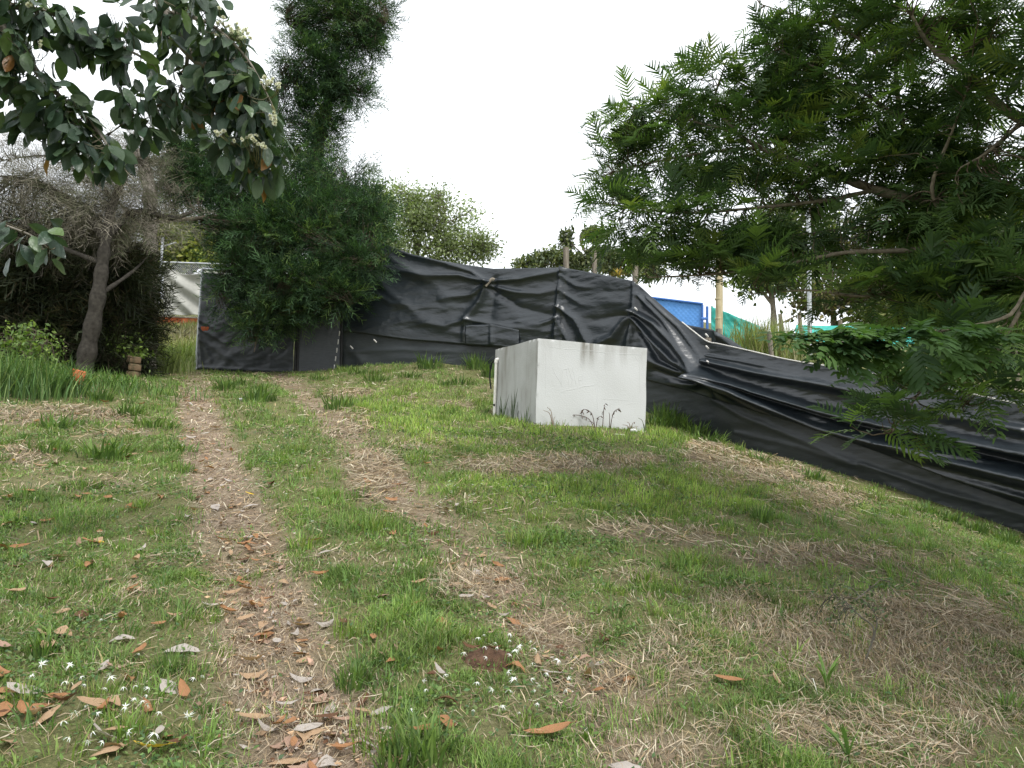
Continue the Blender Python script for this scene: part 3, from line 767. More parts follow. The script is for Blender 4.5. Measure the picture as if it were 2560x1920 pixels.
# ------------------------------------------------------------------ things standing behind the net, right of centre
for (u, vb, vt, d, r, mt, lb) in [(1486, 760, 624, 15.8, .052, 'wood', 'weathered wooden stake rising behind the net, second from the corner post')]:
    o = wood_post('wooden_stake', P(u, vb + 190, d), P(u, vt, d), r, None, mt); tag(o, lb, 'stake')
pb = P(1797, 850, 17.0); pt_ = P(1798, 640, 17.0)
bam = empty('bamboo_post', tuple(pb), 'thick pale bamboo post standing between the blue screen and the teal net', 'post')
wood_post('culm', P(1796, 940, 17), P(1798, 640, 17), .085, bam, 'bamboo', sides=12)
for v in (700, 748, 797, 845):
    q = P(1797, v, 17.0); mb = MB(); mb.add(*tubes(np.array([[q - up * .02, q, q + up * .02]]), np.array([[.086, .094, .086]]), 12)); mb.build('node_ring', M['bamboo'], bam, True)
bs = empty('blue_screen', tuple(P(1740, 830, 22.0)), 'bright blue cloth screen stretched on a blue pipe frame', 'screen')
q00, q01, q10, q11 = P(1560, 860, 23), P(1560, 738, 23), P(1756, 850, 22), P(1756, 762, 22)
def panel(name, a0, a1, b0, b1, mat, parent, amp=.03, n=30, m=20, diamond=False):
    s_, t_ = np.meshgrid(np.linspace(0, 1, n), np.linspace(0, 1, m), indexing='ij')
    p = (a0 * (1 - s_[..., None]) + b0 * s_[..., None]) * (1 - t_[..., None]) + (a1 * (1 - s_[..., None]) + b1 * s_[..., None]) * t_[..., None]
    if diamond: h = amp * (np.abs(np.sin((s_ * 17 + t_ * 8) * np.pi)) * np.abs(np.sin((s_ * 17 - t_ * 8) * np.pi)))
    else: h = amp * 2 * (fbm(s_ * 6, t_ * 6 + s_ * 3, 3) - .5)
    p[..., 1] -= h
    i = (np.arange(n - 1)[:, None] * m + np.arange(m - 1)[None]).ravel()
    mb = MB(); mb.add(p.reshape(-1, 3), np.stack([i, i + m, i + m + 1, i + 1], -1)); o = mb.build(name, mat, parent, True)
    md = o.modifiers.new('thickness', 'SOLIDIFY'); md.thickness = .004
    return o
panel('cloth', q00, q01, q10, q11, M['blue'], bs, .007, 150, 70, True)
pole('top_rail', q01 + [0, -.05, .02], q11 + [0, -.05, .02], .035, M['bluepipe'], bs); pole('upright', P(1756, 870, 21.95), P(1756, 762, 21.95), .035, M['bluepipe'], bs); pole('upright', P(1768, 875, 21.9), P(1768, 766, 21.9), .04, M['bluepipe'], bs)
panel('hinge', P(1752, 800, 21.8), P(1752, 793, 21.8), P(1768, 800, 21.8), P(1768, 793, 21.8), M['bluepipe'], bs, 0, 4, 4)
tn = empty('teal_net', tuple(P(1840, 840, 20)), 'teal green net stretched behind the bamboo post', 'net')
panel('net', P(1778, 860, 20.5), P(1778, 766, 20.5), P(1900, 880, 20), P(1900, 815, 20), M['teal'], tn, .05, 50, 30)
pole('stake', P(1780, 890, 20.6), P(1780, 764, 20.6), .03, M['galv'], tn)
tt = empty('teal_tarpaulin', tuple(P(2150, 845, 19)), 'low teal green sheet lying beyond the fence under the right tree', 'tarpaulin')
panel('sheet', P(1985, 850, 19), P(1990, 812, 19.6), P(2330, 870, 19), P(2330, 822, 19.6), M['teal'], tt, .08, 60, 20)
mp = tag(pole('metal_pole', P(2025, 900, 17.5), P(2020, 380, 17.5), .052, M['galv'], None), 'tall thin galvanised metal pole behind the right tree', 'pole')
for (u, vb, vt, d, lb) in [(1950, 850, 785, 18, 'short grey wooden stake leaning left of the metal pole'), (1998, 840, 782, 18.2, 'short leaning wooden stake just left of the metal pole'), (1923, 900, 830, 15, 'grey wooden stake peeking over the net left of the frond'), (2100, 900, 800, 16.5, 'pale wooden stake right of the metal pole'), (2535, 960, 860, 12.6, 'pale wooden stake at the right edge above the net')]:
    tag(wood_post('wooden_stake', P(u + 10, vb + 60, d), P(u, vt, d), .05, None), lb, 'stake')
wp = [P(1560, 655, 40), P(1640, 640, 40), P(1720, 626, 40), P(1900, 590, 40), P(2100, 540, 40)]
tag(tubeobj('power_cable', wp, .012, M['rubber'], None, 4, 20), 'thin overhead cable crossing the white sky behind the right tree', 'cable')


# ------------------------------------------------------------------ ground cover
def sample_ground(n, ymin, ymax, margin=1.2):
    """points spread evenly over the visible wedge of ground (and a step beside it)"""
    y = np.sqrt(rng.random(n * 2) * (ymax ** 2 - ymin ** 2) + ymin ** 2)
    x = (rng.random(n * 2) * 2 - 1) * (.74 * y + margin)
    k = (y < fence_y(x) - .06) & ~inside_tank(x, y, .02)
    x, y = x[k][:n], y[k][:n]
    return x, y
def cover(x, y):
    z = zg(x, y); u, v = proj(np.stack([x, y, z], -1))
    r_, a, b = rut(x, y)
    return z, u, v, r_, straw_at(u, v, x, y)
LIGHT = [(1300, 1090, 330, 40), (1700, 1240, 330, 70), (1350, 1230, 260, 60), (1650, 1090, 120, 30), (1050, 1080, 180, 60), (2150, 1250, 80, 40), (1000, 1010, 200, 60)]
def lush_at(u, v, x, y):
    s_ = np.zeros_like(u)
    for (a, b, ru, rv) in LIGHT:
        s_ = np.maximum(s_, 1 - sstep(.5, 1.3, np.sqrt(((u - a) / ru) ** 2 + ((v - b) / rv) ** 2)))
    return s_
def grass_layer(n, ymin, ymax, wid, K=3, hmul=1.0):
    x, y = sample_ground(n, ymin, ymax)
    z, u, v, r_, s_ = cover(x, y)
    ls = lush_at(u, v, x, y)
    shade = sstep(1500, 2300, u) * sstep(1300, 1500, v)
    patch = fbm(x * 1.1 + 50, y * 1.1, 3)
    clump = fbm(x * 6 + 3, y * 6, 2)
    dens = np.clip(.30 + .9 * sstep(.36, .60, patch) , 0, 1) * (.16 + .84 * sstep(.34, .62, clump)) * (1 - .95 * np.clip(r_ * 1.2, 0, 1)) * (1 - .72 * s_) + .3 * ls * (1 - s_)
    dens *= 1 - np.exp(-(np.hypot(x - MOUND[0], y - MOUND[1]) / .13) ** 4)
    k = rng.random(len(x)) < dens
    x, y, z, u, v, s_, ls, patch, clump, shade = [q[k] for q in (x, y, z, u, v, s_, ls, patch, clump, shade)]
    N = len(x)
    ang = rng.random(N) * 2 * np.pi
    h = (.030 + .045 * rng.random(N) ** 1.5 + .05 * sstep(.5, .75, clump) * rng.random(N) + .02 * ls) * hmul
    h *= .55 + .6 * sstep(.42, .7, fbm(x * 2.2 + 30, y * 2.2 + 12, 2))
    lean = np.clip(rng.normal(.55, .35, N), 0, 1.5)
    dirv = np.stack([np.cos(ang), np.sin(ang), 0 * ang], -1)
    base = np.stack([x, y, z - .006], -1)
    t = np.linspace(0, 1, K)
    path = base[:, None] + dirv[:, None] * (h * lean)[:, None, None] * (t ** 1.7)[None, :, None] + np.array([0, 0, 1.])[None, None] * (h[:, None] * (t[None] - .28 * np.minimum(lean, 1)[:, None] * t[None] ** 2))[..., None]
    w = wid * (.7 + .6 * rng.random(N))[:, None] * np.interp(t, [0, .5, 1], [.9, 1, .12] if K > 2 else [1.1, .8, .3])[None]
    side = np.stack([-np.sin(ang), np.cos(ang), 0 * ang], -1)
    side = side + .5 * unit(N); side[:, 2] *= .3; side /= np.linalg.norm(side, axis=1, keepdims=True)
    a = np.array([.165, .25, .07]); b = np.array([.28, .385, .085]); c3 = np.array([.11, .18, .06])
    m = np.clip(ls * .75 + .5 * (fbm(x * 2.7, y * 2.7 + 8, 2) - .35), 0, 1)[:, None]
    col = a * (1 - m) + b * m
    k2 = (rng.random(N) < .25)[:, None]; col = np.where(k2, c3, col)
    dry = (rng.random(N) < .06 + .22 * s_ + .06 * (patch < .42))[:, None]
    col = np.where(dry, np.array([.36, .30, .16]), col)
    col = col * np.exp(rng.normal(0, .2, (N, 1)) + .9 * (fbm(x * 3.3 + 60, y * 3.3, 2) - .5)[:, None])
    return ribbons(path, w, side, np.clip(col, .01, .6))
mb = MB()
mb.add(*grass_layer(245000, 2.0, 4.6, .0040))
mb.add(*grass_layer(60000, 2.0, 5.0, .0075, hmul=.6, K=2))
mb.add(*grass_layer(200000, 4.4, 8.2, .0066, K=2))
mb.add(*grass_layer(150000, 8.0, 17.5, .011, K=2, hmul=1.15))
# coarser clumps rising out of the short grass
cx, cyy = sample_ground(1500, 2.2, 12); cz, cu, cv, cr_, cs_ = cover(cx, cyy)
k = rng.random(len(cx)) < (1 - cr_) * (1 - .6 * cs_) * (.3 + .7 * sstep(.45, .6, fbm(cx * .8 + 70, cyy * .8, 2))); cx, cyy = cx[k], cyy[k]
nb = 16; N = len(cx) * nb; sc_ = np.repeat(.5 + .8 * rng.random(len(cx)), nb)
ang = rng.random(N) * 6.28; rad = .06 * sc_ * np.sqrt(rng.random(N)); x = np.repeat(cx, nb) + rad * np.cos(ang); y = np.repeat(cyy, nb) + rad * np.sin(ang); z = zg(x, y)
h = .115 * sc_ * (.5 + .7 * rng.random(N)); lean = .2 + .9 * rng.random(N); a2 = ang + rng.normal(0, .6, N); dv = np.stack([np.cos(a2), np.sin(a2), 0 * a2], -1); t = np.linspace(0, 1, 3)
path = np.stack([x, y, z - .01], -1)[:, None] + dv[:, None] * (h * lean)[:, None, None] * (t ** 1.7)[None, :, None] + up * (h[:, None] * (t[None] - .3 * np.minimum(lean, 1)[:, None] * t[None] ** 2))[..., None]
cc_ = np.repeat(np.array([(.12, .205, .05), (.15, .24, .055), (.19, .27, .065), (.095, .165, .05)])[rng.integers(0, 4, len(cx))], nb, 0) * np.exp(rng.normal(0, .18, (N, 1)))
mb.add(*ribbons(path, (.0075 * (.6 + .7 * rng.random(N)))[:, None] * np.array([.8, 1, .12])[None], np.stack([-np.sin(a2), np.cos(a2), 0 * a2], -1), cc_))
tag(mb.build('lawn_grass', M['grass']), 'short uneven green grass covering the slope', 'grass', kind='stuff')
# low broad-leaved weeds creeping between the blades
def weed_layer(n, y0, y1, sz):
    x, y = sample_ground(n, y0, y1); z, u, v, r_, s_ = cover(x, y)
    k = rng.random(len(x)) < np.clip(sstep(.48, .66, fbm(x * 1.9 + 21, y * 1.9 + 4, 3)) + .18, 0, 1) * (1 - r_) * (1 - .5 * s_)
    x, y, z = x[k], y[k], z[k]; N = len(x); fw = unit(N); fw[:, 2] = np.abs(fw[:, 2]) * .5
    tv = np.array([(0, 0, 0), (.26, .45, .06), (0, 1, -.05), (-.26, .45, .06)]); tf = np.array([(0, 1, 2, 3)])
    c = np.array([(.09, .17, .045), (.13, .22, .055), (.07, .13, .05), (.16, .22, .07)])[rng.integers(0, 4, N)] * np.exp(rng.normal(0, .2, (N, 1)))
    return scatter(tv, tf, frames(fw, rng.normal(0, .5, N)), np.stack([x, y, z + .004 + .03 * rng.random(N)], -1), sz * (.5 + rng.random(N)), c)
mb = MB(); mb.add(*weed_layer(90000, 2.0, 5.5, .022)); mb.add(*weed_layer(50000, 5.3, 9, .03))
tag(mb.build('creeping_weeds', M['leaf']), 'low small-leaved green weeds creeping through the grass', 'weeds', kind='stuff')
# the verge beyond the gate
def patch_grass(c, rx, ry, n, h, w, col, zf=None):
    x = c[0] + rx * rng.normal(size=n) * .5; y = c[1] + ry * rng.normal(size=n) * .5
    z = zs(x, y); ang = rng.random(n) * 6.28; hh = h * (.5 + rng.random(n)); lean = rng.random(n) * .8
    d = np.stack([np.cos(ang), np.sin(ang), 0 * ang], -1); t = np.linspace(0, 1, 3)
    path = np.stack([x, y, z - .01], -1)[:, None] + d[:, None] * (hh * lean)[:, None, None] * (t ** 2)[None, :, None] + up[None, None] * (hh[:, None] * (t - .2 * t ** 2))[..., None]
    side = np.stack([-np.sin(ang), np.cos(ang), 0 * ang], -1)
    return ribbons(path, w * np.interp(t, [0, .5, 1], [1, .9, .1])[None] * np.ones((n, 1)), side, jitter(col, n, .25))
mb = MB()
for (u, v, d, rx, ry, n, h, col) in [(440, 905, 18.6, 2.2, 2.5, 2500, .12, (.16, .22, .05)), (440, 870, 21, 3, 2.5, 2200, .22, (.20, .21, .08)), (430, 840, 24.5, 3.5, 1.6, 3000, .35, (.22, .20, .12)), (450, 825, 25.4, 3, .6, 1500, .3, (.16, .22, .06)), (415, 890, 18.5, .8, 2, 2500, .3, (.15, .2, .05))]:
    mb.add(*patch_grass(P(u, v, d), rx, ry, n, h, .022, col))
tag(mb.build('verge_grass', M['grass']), 'pale rough grass on the bank beyond the gate', 'grass', kind='stuff')

# dry straw and thatch
def straw_layer(n, ymin, ymax, wid, lmul=1, K=2):
    x, y = sample_ground(n, ymin, ymax)
    z, u, v, r_, s_ = cover(x, y)
    near2 = np.maximum(.8 * s_ ** 1.2, .36 * r_)
    k = rng.random(len(x)) < .10 + near2
    x, y, z, u, v, s_, r_ = [q[k] for q in (x, y, z, u, v, s_, r_)]; N = len(x)
    flow = fbm(x * .9 + 77, y * .9, 2) * 9 + rng.normal(0, .7, N)
    L = (.025 + .10 * rng.random(N) ** 2 + .11 * s_ * rng.random(N)) * lmul
    d = np.stack([np.cos(flow), np.sin(flow), 0 * flow], -1); t = np.linspace(-.5, .5, K)
    path = np.stack([x, y, 0 * x], -1)[:, None] + d[:, None] * (L[:, None] * t[None])[..., None]
    cv = rng.normal(0, .18, N) * L
    if K > 2: path[:, 1, :2] += np.stack([-d[:, 1], d[:, 0]], -1) * cv[:, None]
    for kk in range(K): path[:, kk, 2] = zs(path[:, kk, 0], path[:, kk, 1])
    path[:, :, 2] += (z - zs(x, y))[:, None] + (.006 + .035 * s_ * rng.random(N) + .02 * rng.random(N))[:, None] + rng.normal(0, .012, (N, K)) * (1 + s_)[:, None]
    side = np.stack([-d[:, 1], d[:, 0], rng.normal(0, .5, N)], -1); side /= np.linalg.norm(side, axis=1, keepdims=True)
    w = wid * (.5 + rng.random(N) ** 2 * 1.3)[:, None] * np.array([.4, 1, .4] if K > 2 else [.9, .7])[None]
    pal = np.array([[.44, .36, .26], [.34, .27, .19], [.50, .44, .33], [.25, .18, .12], [.40, .30, .18], [.20, .165, .12]])
    old = (.28 * np.maximum(np.exp(-((u - 2200) / 420) ** 2 - ((v - 1440) / 110) ** 2), .9 * np.exp(-((u - 2350) / 450) ** 2 - ((v - 1620) / 170) ** 2)))[:, None]      # older, wetter cuttings; the lower lobe also paints in the tree's shade
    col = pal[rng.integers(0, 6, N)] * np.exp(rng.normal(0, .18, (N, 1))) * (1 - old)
    return ribbons(path, w, side, np.clip(col, .01, .7))
mb = MB()
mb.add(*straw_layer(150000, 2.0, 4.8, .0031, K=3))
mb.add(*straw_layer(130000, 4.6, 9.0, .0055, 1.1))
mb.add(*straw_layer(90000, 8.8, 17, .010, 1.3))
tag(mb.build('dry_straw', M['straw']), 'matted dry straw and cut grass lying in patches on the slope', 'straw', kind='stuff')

# grass tufts that stand out one by one
def tuft_mesh(seed, n, h, spread, w, cols, stiff=.5):
    r = np.random.default_rng(seed)
    ang = r.random(n) * 2 * np.pi; rad = spread * np.sqrt(r.random(n)) * .5
    hh = h * (.35 + .65 * r.random(n)); lean = (.15 + .95 * r.random(n)) * (1.3 - stiff)
    a2 = ang + r.normal(0, .5, n)
    d = np.stack([np.cos(a2), np.sin(a2), 0 * ang], -1); t = np.linspace(0, 1, 5)
    base = np.stack([rad * np.cos(ang), rad * np.sin(ang), 0 * ang - .02], -1)
    path = base[:, None] + d[:, None] * (hh * lean)[:, None, None] * (t ** 1.8)[None, :, None] + up[None, None] * (hh[:, None] * (t[None] - .42 * np.minimum(lean, 1.1)[:, None] * t[None] ** 2.2))[..., None]
    side = np.stack([-np.sin(a2), np.cos(a2), 0 * ang], -1)
    ww = w * (.6 + .7 * r.random(n))[:, None] * np.interp(t, [0, .25, .6, 1], [.7, 1, .85, .05])[None]
    c = np.array(cols)[r.integers(0, len(cols), n)] * np.exp(r.normal(0, .2, (n, 1)))
    mb = MB(); mb.add(*ribbons(path, ww, side, c)); return mb.mesh('grass_tuft', M['grass'])
GC = [(.095, .165, .045), (.13, .205, .05), (.08, .135, .045), (.155, .225, .065)]
GY = [(.16, .25, .05), (.20, .28, .06), (.13, .22, .05), (.24, .27, .09)]
TM = [tuft_mesh(1, 120, .18, .24, .010, GC), tuft_mesh(2, 100, .15, .28, .010, GC), tuft_mesh(3, 130, .21, .20, .010, GC, .7), tuft_mesh(4, 90, .12, .18, .006, GY, .8), tuft_mesh(5, 130, .16, .24, .006, GY, .7), tuft_mesh(6, 70, .24, .2, .012, GC, .6)]
tsets = [
 ('green grass tuft growing left of the left wheel track', 'tufts left of the tracks', [(149, 1068, 0, 1.5), (253, 1000, 0, 1.3), (325, 1034, 0, 1.3), (389, 1066, 1, 1.3), (127, 1125, 1, 1.2), (271, 1138, 0, 1.6), (443, 1124, 1, 1.1), (136, 990, 2, 1.4), (456, 1170, 1, .9), (60, 1240, 1, .9), (210, 1215, 1, .8), (350, 1270, 3, .8), (108, 1640, 2, .55), (425, 1678, 2, .55), (330, 1830, 4, .6), (60, 1760, 4, .6), (250, 1740, 4, .5), (480, 1440, 3, .6), (520, 1540, 3, .6), (400, 1330, 3, .7), (200, 1420, 3, .6), (560, 1610, 3, .5)]),
 ('green grass tuft on the strip between the two wheel tracks', 'tufts between the tracks', [(565, 975, 2, 1.5), (646, 1003, 2, 1.7), (600, 960, 1, 1.5), (640, 970, 1, 1.2), (764, 1360, 3, 1.0), (886, 1690, 2, .6), (877, 1580, 4, .7), (1035, 1860, 5, .7), (1075, 1890, 5, .8), (950, 1830, 4, .8), (1000, 1900, 2, .8), (760, 1190, 3, .8), (700, 1160, 3, .8), (820, 1245, 3, .9), (945, 1318, 4, .9), (1026, 1512, 3, .7), (930, 1490, 3, .6), (740, 1130, 4, .8), (1150, 1590, 3, .55), (1200, 1600, 3, .6), (1090, 1600, 3, .5)]),
 ('grass tuft on the rise between the right wheel track and the tank', 'tufts on the rise left of the tank', [(850, 1018, 0, 1.6), (1076, 920, 0, 1.9), (1193, 922, 2, 2.0), (945, 952, 1, 1.5), (1152, 958, 1, 1.5), (1112, 962, 1, 1.2), (1026, 944, 1, 1.4), (900, 935, 1, 1.4), (970, 930, 3, 1.6), (1044, 1150, 4, .9), (870, 930, 4, 1.6), (1000, 990, 4, 1.2), (1230, 940, 2, 1.9), (800, 950, 1, 1.3), (1100, 1050, 4, 1.0), (1210, 1010, 4, 1.3)]),
 ('grass tuft growing along the foot of the net right of the tank', 'tufts along the net', [(1650, 1044, 2, 2.0), (1640, 1060, 0, 1.6), (1695, 1066, 2, 1.8), (1735, 1085, 0, 1.8), (1777, 1112, 0, 1.6), (1876, 1150, 1, 1.4), (2025, 1195, 0, 1.2), (2102, 1236, 4, 1.0), (2306, 1280, 0, 1.1), (2373, 1300, 0, 1.1), (1830, 1130, 4, 1.2), (2180, 1250, 4, 1.0), (2440, 1330, 2, .9), (2520, 1360, 2, .9), (1950, 1170, 4, 1.1), (2240, 1290, 4, .9)]),
 ('grass tuft on the open slope right of the right wheel track', 'tufts on the right slope', [(1903, 1300, 2, .9), (1311, 1360, 4, .9), (1731, 1408, 3, .9), (1699, 1476, 3, .8), (1613, 1450, 4, .75), (1442, 1418, 4, .7), (1058, 1420, 3, .7), (1831, 1545, 4, .6), (1958, 1535, 4, .55), (2387, 1840, 1, .6), (2509, 1770, 5, .6), (1763, 1600, 4, .6), (2000, 1270, 4, .8), (1540, 1480, 3, .6), (1450, 1560, 3, .5), (2300, 1560, 1, .6), (2450, 1620, 1, .6), (2150, 1500, 1, .5), (1650, 1540, 3, .5), (1350, 1300, 4, .8), (1500, 1270, 4, .8), (1800, 1330, 4, .7), (2420, 1700, 1, .5)])]
ORD = ['first', 'second', 'third', 'fourth', 'fifth', 'sixth', 'seventh', 'eighth']
ROWN = {3: ['far', 'middle', 'near'], 4: ['farthest', 'second farthest', 'second nearest', 'nearest'], 5: ['farthest', 'second farthest', 'middle', 'second nearest', 'nearest'], 6: ['farthest', 'second farthest', 'third farthest', 'third nearest', 'second nearest', 'nearest']}
def row_labels(lst, what, where):
    o = sorted(range(len(lst)), key=lambda i: lst[i][1]); n = max(3, min(6, round(len(lst) / 4))); out = [None] * len(lst)
    for r_, ch in enumerate(np.array_split(o, n)):
        ch = sorted(ch, key=lambda i: lst[i][0])
        for j, i in enumerate(ch):
            c_ = 'only' if len(ch) == 1 else ORD[j] + ' from left'
            out[i] = '%s %s, %s in its %s row' % (what, where, c_, ROWN[n][r_])
    return out
for lb, gp, lst in tsets:
    what, where = lb.split(' tuft ')
    rl = row_labels(lst, 'grass tuft', where.replace('growing ', '').replace('on the open slope right of the right wheel track', 'right of the right track').replace('left wheel track', 'left track').replace('on the rise between the right wheel track and the tank', 'between the right track and tank').replace('along the foot of the net right of the tank', 'along the foot of the net').replace('on the strip between the two wheel tracks', 'between the two wheel tracks'))
    for ti, (u, v, k, s_) in enumerate(lst):
        q = G([u], [v])[0]; s_ *= 1.2
        for _ in range(4):      # stay clear of tank and net
            if inside_tank(q[0], q[1], .08) or q[1] > fence_y(q[0]) - .1: q = q * [1, 1, 1] - np.array([0, .12, 0])
        o = link('grass_tuft', TM[k]); o.location = (q[0], q[1], float(zg(q[0:1], q[1:2])[0])); o.rotation_euler = (0, 0, random.random() * 6.28)
        o.scale = (s_ * random.uniform(.85, 1.15),) * 2 + (s_ * random.uniform(.8, 1.1),)
        tag(o, rl[ti], 'grass tuft', gp)

# broad-bladed sprout in front
def sprout(name, u, v, h, n, w, label, seed, col=(.10, .18, .04)):
    q = G([u], [v])[0]; r = np.random.default_rng(seed); mb = MB()
    ang = r.random(n) * 6.28; t = np.linspace(0, 1, 7); hh = h * (.6 + .4 * r.random(n)); lean = .25 + .6 * r.random(n)
    d = np.stack([np.cos(ang), np.sin(ang), 0 * ang], -1)
    path = q + np.zeros((n, 7, 3)) + d[:, None] * (hh * lean)[:, None, None] * (t ** 1.6)[None, :, None] + up * (hh[:, None] * (t[None] - .35 * lean[:, None] * t[None] ** 2.4))[..., None]
    side = np.stack([-np.sin(ang), np.cos(ang), 0 * ang], -1)
    mb.add(*ribbons(path, w * np.interp(t, [0, .3, .7, 1], [.5, 1, .8, .04])[None] * np.ones((n, 1)), side, jitter(col, n, .2)))
    return tag(mb.build(name, M['grass']), label, 'weed')
sprout('broad_bladed_weed', 2066, 1720, .22, 7, .016, 'weed with a few broad bright green blades among straw at lower right', 3)
sprout('broad_bladed_weed', 1550, 1590, .16, 5, .009, 'thin upright weed left of centre of the right slope beside straw', 4)
sprout('broad_bladed_weed', 2120, 1905, .2, 6, .016, 'broad-bladed weed at the bottom edge right of centre', 6)

# soil mound
mb = MB(); nr, na = 12, 28
rr_ = np.linspace(0, 1, nr); aa = np.arange(na) / na * 2 * np.pi
RR, AA = np.meshgrid(rr_, aa, indexing='ij')
mx = MOUND[0] + RR * .145 * np.cos(AA) * (1 + .15 * np.sin(3 * AA)); my = MOUND[1] + RR * .12 * np.sin(AA)
mz = zg(mx, my) + .055 * (1 - RR ** 2) * (1 + .5 * (fbm(mx * 30, my * 30, 2) - .5)) - .01 + .02 * (fbm(mx * 60, my * 60, 2) - .5)
i = (np.arange(nr - 1)[:, None] * na + np.arange(na)[None]); j = (np.arange(nr - 1)[:, None] * na + (np.arange(na)[None] + 1) % na)
mb.add(np.stack([mx, my, mz], -1).reshape(-1, 3), np.stack([i, i + na, j + na, j], -1).reshape(-1, 4))
tag(mb.build('soil_mound', M['mound'], smooth=True), 'small bare brown mound of soil among the white star flowers', 'soil mound')

# ------------------------------------------------------------------ fallen leaves
def leaf_template(curl, fold, wv, asym=0, n=7):
    t = np.array([0, .08, .25, .45, .65, .85, 1.0]); hw = np.array([.01, .09, .185, .225, .20, .10, .0]) * wv
    rows = []
    for k in range(7):
        y = t[k] - .5
        zc = curl * ((t[k] - .5) ** 2) * 2.2
        for sx_, f_ in ((-1, 1), (-.5, .35), (0, 0), (.5, .35), (1, 1)):
            x = sx_ * hw[k] * (1 + .14 * math.sin(k * 2.1 + sx_ * 3 + wv * 40) + .10 * math.sin(k * 5.3 + curl * 50)) + .04 * math.sin(t[k] * 3 + wv * 9)
            rows.append((x * (1 - .25 * abs(fold)), y + .02 * math.sin(k + sx_ * 4), zc + fold * f_ * hw[k] + .012 * math.sin(k * 3 + sx_ * 5)))
    v = np.array(rows); f = []
    for k in range(6):
        for c in range(4): f.append((k * 5 + c, k * 5 + c + 1, k * 5 + c + 6, k * 5 + c + 5))
    return v, np.array(f)
DEADC = {'orange-brown': (.34, .175, .085), 'tan': (.40, .27, .165), 'pale grey': (.42, .375, .335), 'dark brown': (.13, .065, .035), 'yellow': (.62, .42, .06), 'pinkish': (.38, .25, .185)}
DL = {}
for ci, (cn, cc) in enumerate(DEADC.items()):
    for k, (cu, fo, wv) in enumerate([(.15, .18, 1.1), (-.15, -.25, 1.05), (.3, .4, .95), (-.3, .2, 1.2), (.1, -.6, .8)]):
        v, f = leaf_template(cu, fo, wv); mb = MB(); mb.add(v, f, cc); mb.add(*tubes(np.array([[(0, -.5, v[2, 2]), (0, -.56, v[2, 2] + .01), (.015, -.63, v[2, 2] + .02)]]), .008, 4, np.array(cc) * .7))
        DL[cn, k] = mb.mesh('fallen_leaf', M['dead'], True)
def put_leaf(u, v, cn, size, lb, gp, k=None, rot=None):
    q = G([u], [v])[0]
    z = float(zg(q[0:1], q[1:2])[0])
    o = link('fallen_leaf', DL[cn, random.randrange(5) if k is None else k]); o.location = (q[0], q[1], z + .018 + .022 * random.random())
    o.rotation_euler = (random.gauss(0, .2) + .08, random.gauss(0, .22), random.random() * 6.28 if rot is None else rot); o.scale = (size * random.uniform(.7, 1.2), size, size * random.uniform(.5, 1.6))
    return tag(o, lb, 'fallen leaf', gp)
names = list(DEADC); nl = 0
def leaf_field(n, gen, region, probs):
    global nl
    for _ in range(n):
        u, v = gen(); cn = random.choices(names, probs)[0]
        put_leaf(u, v, cn, random.uniform(.075, .13), '%s fallen leaf %s, %s' % (cn, region, 'in the far part' if v < 1250 else 'halfway along' if v < 1550 else 'in the near part'), '%s leaves %s' % (cn, region))
        nl += 1
tl = [(470, 960), (500, 1050), (530, 1150), (582, 1280), (628, 1400), (675, 1540), (738, 1730), (812, 1910)]
def g_track():
    k = random.random() ** .8 * 6.99; i = int(k); f_ = k - i
    u = tl[i][0] + (tl[i + 1][0] - tl[i][0]) * f_; v = tl[i][1] + (tl[i + 1][1] - tl[i][1]) * f_
    return u + random.gauss(0, 1) * (16 + (v - 900) * .075), v
leaf_field(110, g_track, 'on the left wheel track', (4, 3.2, 3, 1, .12, 2))
leaf_field(84, lambda: (random.uniform(-40, 480), 1170 + 740 * random.random() ** 1.15), 'on the grass left of the tracks', (5, 2, 1.6, 1.2, .1, 1))
leaf_field(26, lambda: (random.uniform(20, 420), random.uniform(1010, 1180)), 'on the bare patches at the far left', (4, 3, 1, 1, .1, 1))
leaf_field(44, lambda: (random.uniform(640, 1100) + random.uniform(0, 200) * random.random(), random.uniform(1130, 1900)), 'on the grass strip between the tracks', (5, 2, 2, 1.2, .1, 1))
def g_r():
    v = random.uniform(1180, 1720); return 960 + (v - 1180) * .95 + random.gauss(0, 60), v
leaf_field(34, g_r, 'on the strawy right wheel track', (4, 2, 2, 1, 0, 1))
